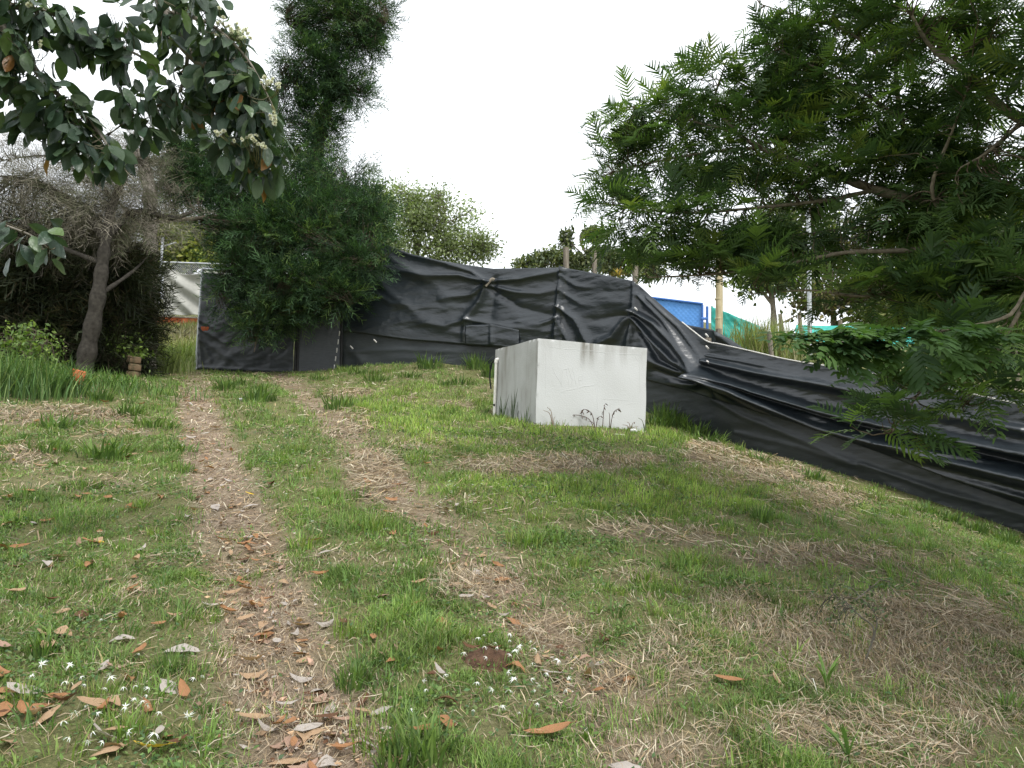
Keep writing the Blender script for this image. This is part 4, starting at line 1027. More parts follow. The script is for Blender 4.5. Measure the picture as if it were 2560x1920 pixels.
for (u, v, cn, s_, k, lb) in [(1822, 1716, 'orange-brown', .14, 0, 'broad orange-brown fallen leaf alone on the straw at lower right'), (1945, 1715, 'tan', .09, 4, 'narrow upright tan leaf right of the broad orange leaf at lower right'),
        (1370, 1840, 'orange-brown', .2, 2, 'large orange-brown leaf half hidden under star flowers at the bottom'), (1345, 1655, 'tan', .12, 4, 'tan leaf standing on edge right of the soil mound'), (1290, 1680, 'orange-brown', .1, 3, 'orange-brown leaf just below the soil mound'),
        (1380, 1685, 'pale grey', .13, 0, 'long pale grey leaf right of the soil mound'), (1290, 1540, 'orange-brown', .12, 1, 'orange-brown leaf on straw above the soil mound'), (1510, 1590, 'dark brown', .11, 4, 'dark brown leaf standing in straw right of the soil mound'),
        (1560, 1905, 'pale grey', .13, 1, 'pale grey leaf at the bottom edge right of the star flowers'), (225, 1362, 'orange-brown', .16, 0, 'big orange-brown leaf lying across other leaves at left'), (250, 1358, 'yellow', .09, 0, 'yellow leaf beside a big orange leaf at left'),
        (140, 1400, 'pinkish', .19, 0, 'long pinkish-grey leaf over others at far left'), (625, 1232, 'yellow', .09, 0, 'small bright yellow leaf on the upper left wheel track'), (25, 1725, 'orange-brown', .2, 1, 'large orange-brown leaf cut by the left edge of the picture'),
        (60, 1745, 'pale grey', .17, 0, 'pale grey leaf beneath the large orange leaf at the left edge'), (240, 1780, 'tan', .16, 0, 'large tan leaf lying in grass at lower left'), (450, 1630, 'pale grey', .18, 3, 'large arched pale grey leaf in grass left of the left track'),
        (300, 1605, 'pale grey', .13, 3, 'pale bluish-grey arched leaf left of the larger grey leaf'), (635, 1785, 'tan', .14, 0, 'broad tan leaf on the left track near the bottom'), (720, 1880, 'tan', .15, 1, 'broad tan leaf lowest on the left track'), (245, 1355, 'tan', .12, 3, 'tan curled leaf beneath the yellow leaf at left'),
        (1055, 1850, 'orange-brown', .12, 2, 'orange-brown leaf among the long grass at the bottom centre'), (1235, 1645, 'dark brown', .07, 2, 'small dark leaf lying on the soil mound')]:
    o = put_leaf(u, v, cn, s_ * .95, lb, None, k, random.uniform(-.6, .6) + (1.57 if k != 4 else 0))
# tiny leaf crumbs
N = 1700; v_, f_ = leaf_template(.2, .3, .9); v_ = v_.reshape(7, 5, 3)[[0, 3, 6]][:, [0, 2, 4]].reshape(-1, 3)
f_ = np.array([(r * 3 + c, r * 3 + c + 1, r * 3 + c + 4, r * 3 + c + 3) for r in range(2) for c in range(2)])
uv = np.array([g_track() if k % 4 else g_r() for k in range(N)]); uv[:, 0] += rng.normal(0, 35, N); g = G(uv[:, 0], uv[:, 1]); g[:, 2] = zg(g[:, 0], g[:, 1]) + .01 + .01 * rng.random(N)
fw = unit(N); fw[:, 2] *= .25
mb = MB(); mb.add(*scatter(v_, f_, frames(fw, rng.normal(0, .5, N)), g, .02 + .035 * rng.random(N) ** 2, np.array(list(DEADC.values()))[[1, 1, 2, 3, 5]][rng.integers(0, 5, N)] * np.exp(rng.normal(0, .2, (N, 1)))))
tag(mb.build('leaf_crumbs', M['dead']), 'small broken bits of dry leaf scattered over the wheel tracks', 'leaf litter', kind='stuff')

# ------------------------------------------------------------------ white star sedges
def star_mesh(seed):
    r = np.random.default_rng(seed); n = r.integers(5, 8)
    ang = np.arange(n) / n * 6.28 + r.normal(0, .25, n); L = .016 + .012 * r.random(n); t = np.linspace(0, 1, 4)
    d = np.stack([np.cos(ang), np.sin(ang), 0 * ang], -1)
    path = d[:, None] * (L[:, None] * t[None])[..., None] + up * ((.010 * t - .024 * t ** 2)[None] * np.ones((n, 1)))[..., None]
    side = np.stack([-np.sin(ang), np.cos(ang), 0 * ang], -1)
    mb = MB(); mb.add(*ribbons(path, .005 * np.interp(t, [0, .3, 1], [1, 1, .1])[None] * np.ones((n, 1)), side, (.80, .82, .80)))
    th = np.arange(6) / 6 * 6.28
    mb.add(np.concatenate([np.stack([.004 * np.cos(th), .004 * np.sin(th), 0 * th], -1), [[0, 0, .006]]]), np.array([[k, (k + 1) % 6, 6] for k in range(6)]), (.62, .60, .42))
    return mb.mesh('flower', M['petal'])
SM = [star_mesh(k) for k in range(5)]
mb = MB(); mb.add(*tubes(np.array([[(0, 0, -.09), (.004, .002, -.04), (0, 0, 0)]]), .0011, 3, (.12, .2, .06))); STEM = mb.mesh('stem', M['grass'])
def stars(n, gen, lb, gp):
    for _ in range(n):
        u, v = gen(); q = G([u], [v + 20])[0]
        o = empty('star_sedge', (q[0], q[1], float(zg(q[0:1], q[1:2])[0]) + random.uniform(.055, .085)), lb, 'flower', gp)
        o.rotation_euler = (random.gauss(0, .55), random.gauss(0, .55), random.random() * 6.28); s_ = random.uniform(.5, .95); o.scale = (s_ * random.uniform(.75, 1.2), s_, s_)
        for nm, me in (('flower', random.choice(SM)), ('stem', STEM)):
            c = bpy.data.objects.new(nm, me); COL.objects.link(c); c.parent = o
stars(28, lambda: (random.gauss(1270, 95), random.gauss(1745, 80)), 'white star-shaped sedge flower in the patch round the soil mound', 'star flowers round the mound')
stars(10, lambda: (random.gauss(1240, 45), random.gauss(1635, 18)), 'white star-shaped sedge flower in the patch round the soil mound', 'star flowers round the mound')
stars(26, lambda: (random.gauss(300, 110), random.gauss(1740, 70)), 'white star-shaped sedge flower in the grass at lower left', 'star flowers at lower left')
stars(8, lambda: (random.uniform(150, 420), random.uniform(1830, 1900)), 'white star-shaped sedge flower in the grass at lower left', 'star flowers at lower left')
# far white specks of the same flower
N = 110; uu = np.concatenate([rng.normal(1150, 60, 40), rng.normal(1300, 180, 40), rng.normal(760, 60, 30)]); vv = np.concatenate([rng.normal(1250, 40, 40), rng.normal(1180, 40, 40), rng.normal(1170, 60, 30)])
g = G(uu, vv); g[:, 2] = zg(g[:, 0], g[:, 1]) + .07
tv = np.array([(-.5, 0, 0), (0, -.15, 0), (.5, 0, 0), (0, .15, 0), (0, -.5, -.1), (.15, 0, 0), (0, .5, -.1), (-.15, 0, 0)]); tf = np.array([(0, 1, 2, 3), (4, 5, 6, 7)])
mb = MB(); mb.add(*scatter(tv, tf, frames(np.stack([rng.normal(size=N), rng.normal(size=N), 0 * uu], -1)), g, .03 + .012 * rng.random(N), (.8, .82, .8)))
tag(mb.build('distant_star_flowers', M['petal']), 'tiny white star flowers dotted over the lawn below the tank', 'flowers', kind='stuff')

# ------------------------------------------------------------------ small things by the tank and on the left bank
def weed(name, label, base, stems, mat='twig', cat='weed'):
    """stems: list of (tip offset dx, dz, droop, leaf size, leaf count, colour)"""
    e = empty(name, tuple(base), label, cat)
    for (dx, dz, dr, ls, n, col) in stems:
        b = np.array(base); m_ = b + [dx * .35, -.01, dz * .75]; t_ = b + [dx, -.02, dz]; tip = t_ + [np.sign(dx + 1e-3) * dr * .5, 0, -dr]
        pth = smooth_path([b - [0, 0, .05], m_, t_, tip] if dr else [b - [0, 0, .05], m_, t_], 14)
        mb = MB(); mb.add(*tubes(pth[None], np.linspace(.006, .002, 14)[None], 4, col)); st = mb.build('stem', M[mat], e)
        if n:
            k = np.linspace(5, 13, n).astype(int); fw = unit(n); fw[:, 2] = -abs(fw[:, 2]) - .5
            v, f = leaf_template(.2, .4, .7); mb = MB(); mb.add(*scatter(v + [0, .5, 0], f, frames(fw, rng.normal(0, 1, n)), pth[k], ls * (.6 + .6 * rng.random(n)), jitter(col, n)))
            mb.build('leaves', M['dead'], st)
    return e
def near_front(u, v=1075, off=.10):
    a, _ = on_front(u, 960); p = tk((a, -off, 0)); p[2] = float(zg(p[0:1], p[1:2])[0]); return p
DB = (.10, .065, .05)
weed('dry_weed', 'dark withered weed with hanging leaves before the tank front', near_front(1483), [(-.16, .24, .08, .06, 8, DB), (-.30, .16, .06, .05, 6, DB), (.07, .16, .0, .05, 5, DB), (-.1, .08, 0, 0, 0, DB)], cat='weed')
weed('dry_weed', 'tall dark withered stalk right of the hanging-leaf weed before the tank', near_front(1500), [(.03, .33, 0, .05, 6, DB)])
weed('dry_weed', 'forked dark withered weed before the right half of the tank front', near_front(1518), [(.12, .28, 0, .06, 9, DB), (-.02, .22, 0, 0, 0, DB)])
weed('dry_weed', 'pale brown dry stalks before the left edge of the tank front', near_front(1378), [(-.09, .24, 0, .03, 3, (.22, .16, .10)), (-.14, .2, 0, 0, 0, (.22, .16, .10)), (.02, .12, 0, 0, 0, (.25, .2, .13))])
weed('dry_weed', 'reddish dry stalks at the right end of the tank front', near_front(1570), [(.05, .12, 0, .03, 3, (.2, .1, .06)), (-.06, .12, 0, 0, 0, (.2, .1, .06)), (-.12, .08, 0, 0, 0, (.2, .1, .06)), (.1, .06, 0, 0, 0, (.2, .1, .06))])
weed('green_weed', 'thin green grass stalks at the right corner of the tank front', near_front(1605), [(-.10, .2, 0, 0, 0, (.1, .13, .06)), (.04, .22, 0, 0, 0, (.1, .13, .06)), (-.03, .12, 0, 0, 0, (.1, .13, .06))])
def tall_grass(name, label, b, n, h, seed, w=.012, col=(.07, .11, .05), spread=.06):
    r = np.random.default_rng(seed); ang = r.random(n) * 6.28; t = np.linspace(0, 1, 6); hh = h * (.4 + .6 * r.random(n)); lean = .05 + .3 * r.random(n)
    d = np.stack([np.cos(ang), np.sin(ang), 0 * ang], -1)
    path = np.array(b) + d[:, None] * spread * r.random(n)[:, None, None] + d[:, None] * (hh * lean)[:, None, None] * (t ** 1.6)[None, :, None] + up * (hh[:, None] * t[None])[..., None] - up * .03
    mb = MB(); mb.add(*ribbons(path, w * np.interp(t, [0, .3, .7, 1], [.6, 1, .8, .05])[None] * np.ones((n, 1)), np.stack([-np.sin(ang), np.cos(ang), 0 * ang], -1), jitter(col, n, .2)))
    return tag(mb.build(name, M['grass']), label, 'weed')
def near_side(b_, off=.07):
    p = tk((-off, b_, 0)); p[2] = float(zg(p[0:1], p[1:2])[0]); return p
tall_grass('tall_grass', 'tall dark grass stalks against the left face of the tank near its front corner', near_side(.62), 14, .52, 5)
tall_grass('tall_grass', 'shorter dark grass stalks against the left face of the tank, nearer the pipe', near_side(1.0), 16, .42, 6)
tall_grass('tall_grass', 'small grass stalks at the front corner of the tank', near_side(.18), 9, .3, 7)
def rock(name, u, v, s_, mat, label, cat, sq=(1, .8, .6), seed=0):
    q = G([u], [v])[0]; r = np.random.default_rng(seed)
    th, ph = np.meshgrid(np.linspace(0, np.pi, 8), np.arange(12) / 12 * 6.283, indexing='ij')
    d = np.stack([np.sin(th) * np.cos(ph), np.sin(th) * np.sin(ph), np.cos(th)], -1)
    d = np.sign(d) * np.abs(d) ** .75
    d = d * (1 + .18 * (fbm(th * 2 + seed, ph * 1.3, 2)[..., None] - .5)) * np.array(sq) * s_
    p = d.reshape(-1, 3) + q; p[:, 2] += float(zg(q[0:1], q[1:2])[0]) - q[2] + s_ * sq[2] * .5
    i = (np.arange(7)[:, None] * 12 + np.arange(12)[None]); j = (np.arange(7)[:, None] * 12 + (np.arange(12)[None] + 1) % 12)
    mb = MB(); mb.add(p, np.stack([i, i + 12, j + 12, j], -1).reshape(-1, 4)); return tag(mb.build(name, M[mat]), label, cat)
rock('stone', 1584, 1080, .05, 'stone', 'small white stone at the right foot of the tank', 'stone', seed=2)
rock('brick_shard', 1592, 1072, .06, 'brick', 'small broken red brick shard at the right foot of the tank', 'brick', (1, .6, .35), seed=3)
rock('stone', 603, 1000, .04, 'stone', 'small pale stone on the strip between tracks near the gate', 'stone', seed=4)
q = P(185, 948, 10.0); q[2] = float(zs(q[0], q[1]))
ob = empty('hollow_brick', tuple(q), 'orange hollow clay brick standing on end by the left tree', 'brick')
mb = MB()
v, f = box_v(-.085, .085, -.06, .06, -.02, .27); mb.add(v, f); bo = mb.build('shell', M['brick'], None); bo.parent = ob
md = bo.modifiers.new('round', 'BEVEL'); md.width = .006
for k in range(2):
    mb = MB(); v, f = box_v(-.065 + k * .07, -.005 + k * .07, -.066, -.058, .02, .24); mb.add(v, f); c = mb.build('groove', M['mortar'] if 0 else M['brick'], None); c.parent = ob
ob.rotation_euler = (R(6), R(12), R(25))
for k, (u, v, dz) in enumerate([(336, 893, 0), (338, 893, .13), (334, 893, .26)]):
    q = P(u, v, 12.6); q[2] = float(zs(q[0], q[1])) + dz
    mb = MB(); v_, f_ = box_v(-.10, .10, -.08, .08, 0, .12); mb.add(v_, f_); o = mb.build('clay_block', M['mossy']); o.location = q; o.rotation_euler = (R(3 * k), R(4), R(10 + 17 * k))
    md = o.modifiers.new('round', 'BEVEL'); md.width = .02; md.segments = 2
    tag(o, ['brown block lowest in the small pile under the ivy trunk', 'brown block in the middle of the small pile under the ivy trunk', 'brown block topmost in the small pile under the ivy trunk'][k], 'block', 'blocks piled under the ivy trunk')

# ------------------------------------------------------------------ trees
def limb_paths(lims):
    out = []
    for pts, r0, r1 in lims:
        w = np.array([P(*p) if len(p) == 3 else np.array(p[:3]) for p in pts])
        out.append((smooth_path(w, max(10, 5 * len(w))), r0, r1))
    return out
def add_limbs(mb, lims, col, sides=7, knob=.12):
    for pth, r0, r1 in lims:
        n = len(pth); r = np.linspace(r0, r1, n) * (1 + knob * np.sin(np.arange(n) * 1.7 + r0 * 90))
        mb.add(*tubes(pth[None], r[None], sides, col))
def blob_points(blobs, surf=.0):
    """blobs: (u, v, d, ru, rv, rd, n) photo ellipse at distance d, rd = half depth in metres; returns points and outward directions"""
    ps, ds, bi = [], [], []
    for k, (u, v, d, ru, rv, rd, n) in enumerate(blobs):
        c = P(u, v, d); s_ = d / F
        q = unit(n) * (surf + (1 - surf) * rng.random((n, 1)) ** (1 / 2.2))
        ps.append(c + q * np.array([ru * s_, rd, rv * s_])); ds.append(q); bi.append(np.full(n, k))
    return np.concatenate(ps), np.concatenate(ds), np.concatenate(bi)
def nearest(pts, nodes):
    o = np.empty(len(pts), int)
    for i in range(0, len(pts), 2000):
        o[i:i + 2000] = ((pts[i:i + 2000, None] - nodes[None]) ** 2).sum(-1).argmin(1)
    return o
def twigs_to(pts, lims, K=6, back=.0, sag=.08):
    nodes = np.concatenate([p for p, _, _ in lims]); tang = np.concatenate([np.gradient(p, axis=0) for p, _, _ in lims])
    i = nearest(pts, nodes); a = nodes[i]; tg = tang[i] / (np.linalg.norm(tang[i], axis=1, keepdims=True) + 1e-9)
    L = np.linalg.norm(pts - a, axis=1, keepdims=True)
    a2 = a; m1 = a + tg * L * .35 + (pts - a) * .25
    t = np.linspace(0, 1, K)[None, :, None]
    path = (1 - t) ** 2 * a2[:, None] + 2 * t * (1 - t) * m1[:, None] + t ** 2 * pts[:, None]
    path[:, 1:-1] += rng.normal(0, .02, (len(pts), K - 2, 3)) * np.minimum(L, 1)[:, None]
    return path
def tree_root(name, base, label, cat='tree'):
    return empty(name, tuple(base), label, cat)

# templates
def spray_template(n=6, ang=38, L=.42, w=.035, droop=.12, seed=0, sub=True):
    """feathery conifer spray along +Y"""
    r = np.random.default_rng(seed); paths = []; wd = []
    def strip(a, b, w0):
        paths.append([a, b]); wd.append([w0, w0 * .35])
    ax = lambda t: np.array([0.03 * math.sin(4 * t), t, -droop * t * t])
    strip(ax(0), ax(.5), w * .8); strip(ax(.5), ax(1), w * .8)
    for k in range(n):
        t = .12 + .8 * k / (n - 1)
        for sg in (-1, 1):
            l = L * (1 - .55 * t) * (.75 + .5 * r.random()); an = R(ang + r.normal(0, 10)); b = ax(t) + np.array([sg * math.sin(an) * l, math.cos(an) * l, r.normal(0, .07)])
            strip(ax(t), b, w)
            if sub:
                m_ = ax(t) * .45 + b * .55; strip(m_, m_ + np.array([sg * .10, .13, r.normal(0, .05)]), w * .7)
    pa = np.array(paths); sd_ = np.cross(pa[:, -1] - pa[:, 0], [0, 0, 1.]); sd_ /= np.linalg.norm(sd_, axis=1, keepdims=True) + 1e-9
    sd_ = sd_ + r.normal(0, .35, sd_.shape); sd_ /= np.linalg.norm(sd_, axis=1, keepdims=True)
    v, f, _ = ribbons(pa, np.array(wd), sd_, (1, 1, 1)); return v, f
def bipinnate(npair, plen, pw, droop, seed, K=3):
    r = np.random.default_rng(seed); paths = []; wd = []; sides = []
    ax = lambda t: np.array([.04 * math.sin(3 * t + seed), t, .10 * t - droop * t * t])
    for a, b in ((0, .35), (.35, .7), (.7, 1)):
        paths.append([ax(a), ax((a + b) / 2), ax(b)]); wd.append([.016] * 3); sides.append([1, 0, 0])
    for k in range(npair):
        t = .2 + .8 * k / (npair - 1)
        prof = math.sin(math.pi * (.22 + .62 * (k / (npair - 1)))) * plen
        for sg in (-1, 1):
            an = R(68 - 38 * t + r.normal(0, 5)); d = np.array([sg * math.sin(an), math.cos(an), 0])
            b = ax(t) + d * prof * (.9 + .2 * r.random()) + [0, 0, -.10 * prof + r.normal(0, .03)]
            m_ = (ax(t) + b) / 2 + np.array([0, 0, .035]); paths.append([ax(t), m_, b]); wd.append([pw * .55, pw, pw * .35])
            s_ = np.cross(d, [0, 0, 1.]) + r.normal(0, .25, 3); sides.append(s_ / np.linalg.norm(s_))
    pa = np.array(paths); wd = np.array(wd)
    if K == 2: pa = pa[:, [0, 2]]; wd = np.stack([wd[:, 1] * .85, wd[:, 2]], 1)
    v, f, _ = ribbons(pa, wd, np.array(sides, float), (1, 1, 1)); return v, f

# ---- right feather-leaved tree
RT = tree_root('feather_leaved_tree', (5.6, 5.9, float(zs(5.6, 5.9))), 'large feather-leaved tree reaching in from the right, branches hanging over the net')
Z0 = float(zs(5.6, 5.9))
R_L = limb_paths([
    ([(5.6, 5.9, Z0 - .3, 0), (5.5, 5.8, Z0 + 1.2, 0), (5.3, 5.7, Z0 + 2.4, 0), (5.5, 5.9, Z0 + 4.2, 0), (5.4, 6.1, Z0 + 6.5, 0)], .20, .06),
    ([(5.35, 5.7, Z0 + 2.2, 0), (2620, 622, 5.6), (2475, 606, 5.7), (2396, 572, 5.8), (2344, 524, 5.9), (2265, 496, 6.0), (2187, 475, 6.1), (2108, 446, 6.25), (2029, 417, 6.4), (1951, 391, 6.5), (1888, 362, 6.6), (1846, 336, 6.7), (1809, 294, 6.8), (1788, 246, 6.9), (1809, 173, 6.95)], .062, .008),
    ([(2423, 593, 5.75), (2291, 624, 5.8), (2134, 630, 5.95), (2055, 642, 6.0), (1956, 663, 6.1), (1872, 676, 6.2), (1767, 687, 6.3), (1620, 694, 6.4)], .024, .006),
    ([(2187, 475, 6.1), (2082, 498, 6.2), (1977, 511, 6.3), (1846, 524, 6.45), (1715, 532, 6.6), (1583, 519, 6.75), (1490, 508, 6.85)], .022, .005),
    ([(1900, 368, 6.6), (1780, 380, 6.75), (1660, 400, 6.9), (1540, 430, 7.0)], .018, .005), ([(1840, 332, 6.7), (1720, 300, 6.85), (1600, 270, 7.0)], .016, .005),
    ([(2302, 515, 5.95), (2281, 393, 6.0), (2260, 325, 6.1), (2244, 236, 6.2), (2239, 173, 6.3), (2225, 20, 6.4)], .032, .012), ([(2255, 300, 6.1), (2140, 220, 6.3), (2020, 160, 6.5), (1920, 110, 6.7)], .018, .005),
    ([(2244, 180, 6.25), (2120, 80, 6.4), (1990, 40, 6.6), (1900, 10, 6.7)], .016, .005),
    ([(2520, 625, 5.65), (2449, 713, 5.5), (2417, 787, 5.4), (2380, 880, 5.2), (2300, 980, 5.0), (2230, 1080, 4.9)], .026, .005), ([(2480, 640, 5.6), (2396, 676, 5.6), (2187, 739, 5.75), (2019, 726, 5.9), (1880, 735, 6.0)], .02, .005),
    ([(5.45, 5.9, Z0 + 4.4, 0), (2950, -380, 4.4), (2600, -520, 4.5), (2200, -480, 5.3)], .05, .015), ([(2950, -380, 4.4), (3100, -480, 3.4), (2900, -420, 2.9)], .03, .012), ([(5.4, 5.8, Z0 + 3.6, 0), (2560, 300, 5.4), (2440, 200, 5.6), (2330, 120, 5.8), (2280, 40, 5.9)], .05, .01), ([(2560, 300, 5.4), (2470, 380, 5.3), (2400, 420, 5.3)], .02, .006),
    ([(5.2, 5.6, Z0 + 1.7, 0), (2640, 720, 5.0), (2520, 790, 4.5), (2400, 820, 4.2), (2250, 835, 4.0), (2120, 845, 3.9), (1990, 840, 3.9)], .014, .004), ([(2560, 760, 4.9), (2480, 900, 4.9), (2420, 1000, 4.9)], .016, .005),
    ([(2344, 530, 5.9), (2200, 560, 6.2), (2050, 580, 6.5), (1920, 600, 6.7)], .018, .005), ([(5.4, 5.8, Z0 + 3.4, 0), (3600, -900, 3.4), (4200, -1500, 2.5), (6000, -2200, 1.6)], .06, .015), ([(2396, 580, 5.8), (2330, 480, 5.6), (2380, 330, 5.5), (2420, 220, 5.5)], .02, .006)])
RB = [(1640, 330, 7.0, 150, 120, .6, 46), (1560, 420, 7.0, 80, 60, .4, 16), (1780, 250, 6.9, 140, 90, .6, 40), (1560, 505, 6.85, 90, 30, .35, 13), (1590, 580, 6.7, 110, 40, .35, 14), (1720, 545, 6.5, 150, 45, .5, 28),
      (1730, 430, 6.8, 150, 70, .5, 32), (1950, 350, 6.5, 170, 110, .6, 50), (1980, 220, 6.6, 130, 110, .6, 52), (2010, 80, 6.7, 130, 90, .6, 50), (2200, 60, 6.4, 190, 90, .7, 46), (2420, 70, 5.9, 180, 90, .7, 42), (2180, 250, 6.2, 170, 120, .7, 50), (2400, 250, 5.7, 170, 120, .7, 42), (2520, 400, 5.4, 90, 130, .6, 22),
      (2260, 400, 6.0, 180, 80, .6, 50), (2000, 470, 6.3, 180, 55, .6, 36), (1860, 610, 6.4, 150, 60, .5, 40), (2080, 600, 6.3, 170, 50, .6, 28), (2300, 560, 5.9, 180, 60, .6, 32), (1660, 676, 6.35, 70, 16, .3, 7), (1790, 660, 6.25, 90, 22, .4, 12), (1900, 700, 6.0, 80, 26, .4, 10), (2200, 730, 5.8, 120, 34, .5, 14),
      (2350, 720, 5.5, 180, 70, .5, 50), (2440, 520, 5.6, 130, 90, .6, 36), (2300, 480, 6.1, 140, 60, .6, 24), (2510, 680, 5.3, 90, 130, .5, 34), (2320, 950, 5.0, 140, 60, .4, 14), (2430, 990, 4.9, 100, 60, .4, 12), (2230, 1060, 4.9, 100, 40, .3, 8), (2480, 850, 4.9, 110, 70, .4, 16), (2420, 860, 5.3, 150, 60, .4, 16), (2500, -500, 4.5, 700, 250, 1.2, 170), (3000, -450, 3.6, 800, 300, 1.0, 150), (2200, -450, 5.5, 400, 150, 1.0, 40), (3000, 200, 4.6, 380, 300, 1.2, 70), (2900, -300, 4.0, 500, 300, 1.0, 50), (6200, -2300, 1.5, 1900, 700, 1.4, 330), (4200, -1700, 2.4, 1100, 450, 1.2, 280), (3600, -1000, 3.2, 700, 400, 1.0, 90)]
tp_, td_, tb_ = blob_points(RB)
tw = twigs_to(tp_, R_L, 7)
mb = MB(); add_limbs(mb, R_L, (.17, .145, .105)); mb.build('trunk', M['bark'], RT, True)
mb = MB(); mb.add(*tubes(tw, np.linspace(.007, .0025, 7)[None] * np.ones((len(tw), 1)), 3, (.12, .095, .065))); tag(mb.build('twigs', M['bark'], RT), kind='stuff')
FT = [bipinnate(10, .38, .062, .42, k) for k in range(4)]; FC = [bipinnate(10, .38, .060, .42, k, 2) for k in range(4)]; FN = [bipinnate(9, .40, .095, .30, 9 + k) for k in range(3)]
def leaf_sites(tw, per, spread=1.0):
    N = len(tw); pos, dirs = [], []
    for k in range(per):
        f_ = 1 - .5 * rng.random(N) ** 1.5 if k else np.ones(N)
        x = f_ * (tw.shape[1] - 1); i = np.minimum(x.astype(int), tw.shape[1] - 2); fr = (x - i)[:, None]
        p = tw[np.arange(N), i] * (1 - fr) + tw[np.arange(N), i + 1] * fr
        tg = tw[np.arange(N), i + 1] - tw[np.arange(N), i]; tg /= np.linalg.norm(tg, axis=1, keepdims=True) + 1e-9
        az = unit(N); az[:, 2] *= .35
        pos.append(p); dirs.append(tg * .7 + az * spread + [0, 0, .10])
    return np.concatenate(pos), np.concatenate(dirs)
lp, ld = leaf_sites(tw, 4)
N = len(lp); print('feather leaves', N)
LEAFC = np.array([(.068, .120, .046), (.090, .152, .052), (.056, .098, .048), (.14, .215, .06), (.18, .235, .06), (.09, .14, .075)])
lc = LEAFC[rng.choice(6, N, p=[.24, .26, .16, .19, .09, .06])] * np.exp(rng.normal(0, .18, (N, 1)))
lsz = .22 + .16 * rng.random(N)
dist = np.linalg.norm(lp - [0, 0, EYE], axis=1); uu, vv = proj(lp); vis = (uu > 0) & (uu < 2560) & (vv > 0) & (vv < 1330)
lm = frames(ld, rng.normal(0, .45, N)); var = rng.integers(0, 4, N)
# near frond with broad leaflets
KB = [(2030, 845, 3.9, 70, 18, .12, 5), (2130, 850, 3.85, 90, 25, .15, 8), (2250, 845, 3.9, 100, 30, .2, 9), (2380, 830, 4.1, 90, 35, .2, 7)]
kp, kd, _ = blob_points(KB); kt = twigs_to(kp, R_L[-5:-4], 5)
mb = MB(); mb.add(*tubes(kt, np.linspace(.005, .002, 5)[None] * np.ones((len(kt), 1)), 3, (.09, .10, .05))); tag(mb.build('twigs', M['bark'], RT), kind='stuff')
np_, nd_ = leaf_sites(kt, 3, .55); nd_[:, 2] = np.minimum(nd_[:, 2], .15); nd_ += [-.75, -.45, -.12]; nN = len(np_)
near = np.argsort(np.where(vis, dist / lsz, 1e9))[:300 - nN]
isn = np.zeros(N, bool); isn[near] = True
def leaf_meshes(temps, cols, mat, nm='leaf'):
    out = []
    for (v, f) in temps:
        for c in cols:
            mb = MB(); mb.add(v, f, c); out.append(mb.mesh(nm, mat))
    return out
LM1 = leaf_meshes(FT[:3], LEAFC[:4], M['feather']); LM2 = leaf_meshes(FN, [(.075, .14, .05), (.095, .17, .055), (.06, .115, .05)], M['feather'])
def put_leaves(meshes, idx, pos, mats, sizes, parent, nm='leaf'):
    inv = Matrix.Translation(parent.location).inverted()
    for i in idx:
        o = bpy.data.objects.new(nm, random.choice(meshes)); COL.objects.link(o); o.parent = parent; o.matrix_parent_inverse = inv
        m4 = Matrix(mats[i].tolist()).to_4x4(); o.matrix_basis = Matrix.Translation(pos[i].tolist()) @ m4 @ Matrix.Scale(float(sizes[i]), 4)
put_leaves(LM1, near, lp, lm, lsz, RT)
put_leaves(LM2, range(nN), np_, frames(nd_, rng.normal(0, .3, nN)), .23 + .09 * rng.random(nN), RT)
mb = MB()
for k in range(4):
    s_ = (var == k) & ~isn; mb.add(*scatter(*FC[k], lm[s_], lp[s_], lsz[s_], lc[s_]))
tag(mb.build('crown', M['feather'], RT), kind='stuff')

# ---- cypress behind the gate
cb = P(800, 930, 18.0); cb[2] = float(zs(cb[0], cb[1]))
CT = tree_root('cypress_tree', cb, 'dark green cypress with a leaning spire, its lower boughs hanging over the gate')
C_L = limb_paths([
    ([(*(cb - [0, 0, .2]), 0), (795, 700, 18), (785, 520, 17.8), (790, 400, 17.6), (815, 280, 17.5), (835, 150, 17.4), (850, 20, 17.3), (860, -150, 17.2), (862, -230, 17.2)], .24, .02),
    ([(790, 600, 17.9), (700, 560, 16.8), (560, 480, 15.8), (470, 420, 15.4), (440, 360, 15.3)], .09, .02), ([(792, 660, 18), (740, 660, 16.8), (650, 680, 15.6), (560, 700, 15.2)], .09, .02), ([(790, 640, 18), (800, 640, 16.8), (860, 640, 15.7), (940, 660, 15.2)], .08, .02),
    ([(740, 660, 16.8), (700, 740, 15.6), (650, 820, 15.2), (635, 880, 15.1)], .05, .01), ([(790, 540, 17.8), (850, 500, 17), (920, 520, 16.4)], .05, .01), ([(790, 640, 17.8), (820, 720, 16), (880, 760, 15.3)], .04, .01), ([(815, 280, 17.5), (760, 220, 17.2), (710, 200, 17)], .03, .01),
    ([(830, 170, 17.4), (770, 100, 17.2), (720, 60, 17)], .03, .01), ([(835, 140, 17.4), (920, 90, 17.2), (960, 60, 17)], .03, .01), ([(790, 520, 17.8), (330, 560, 13.6)], .05, .04)])
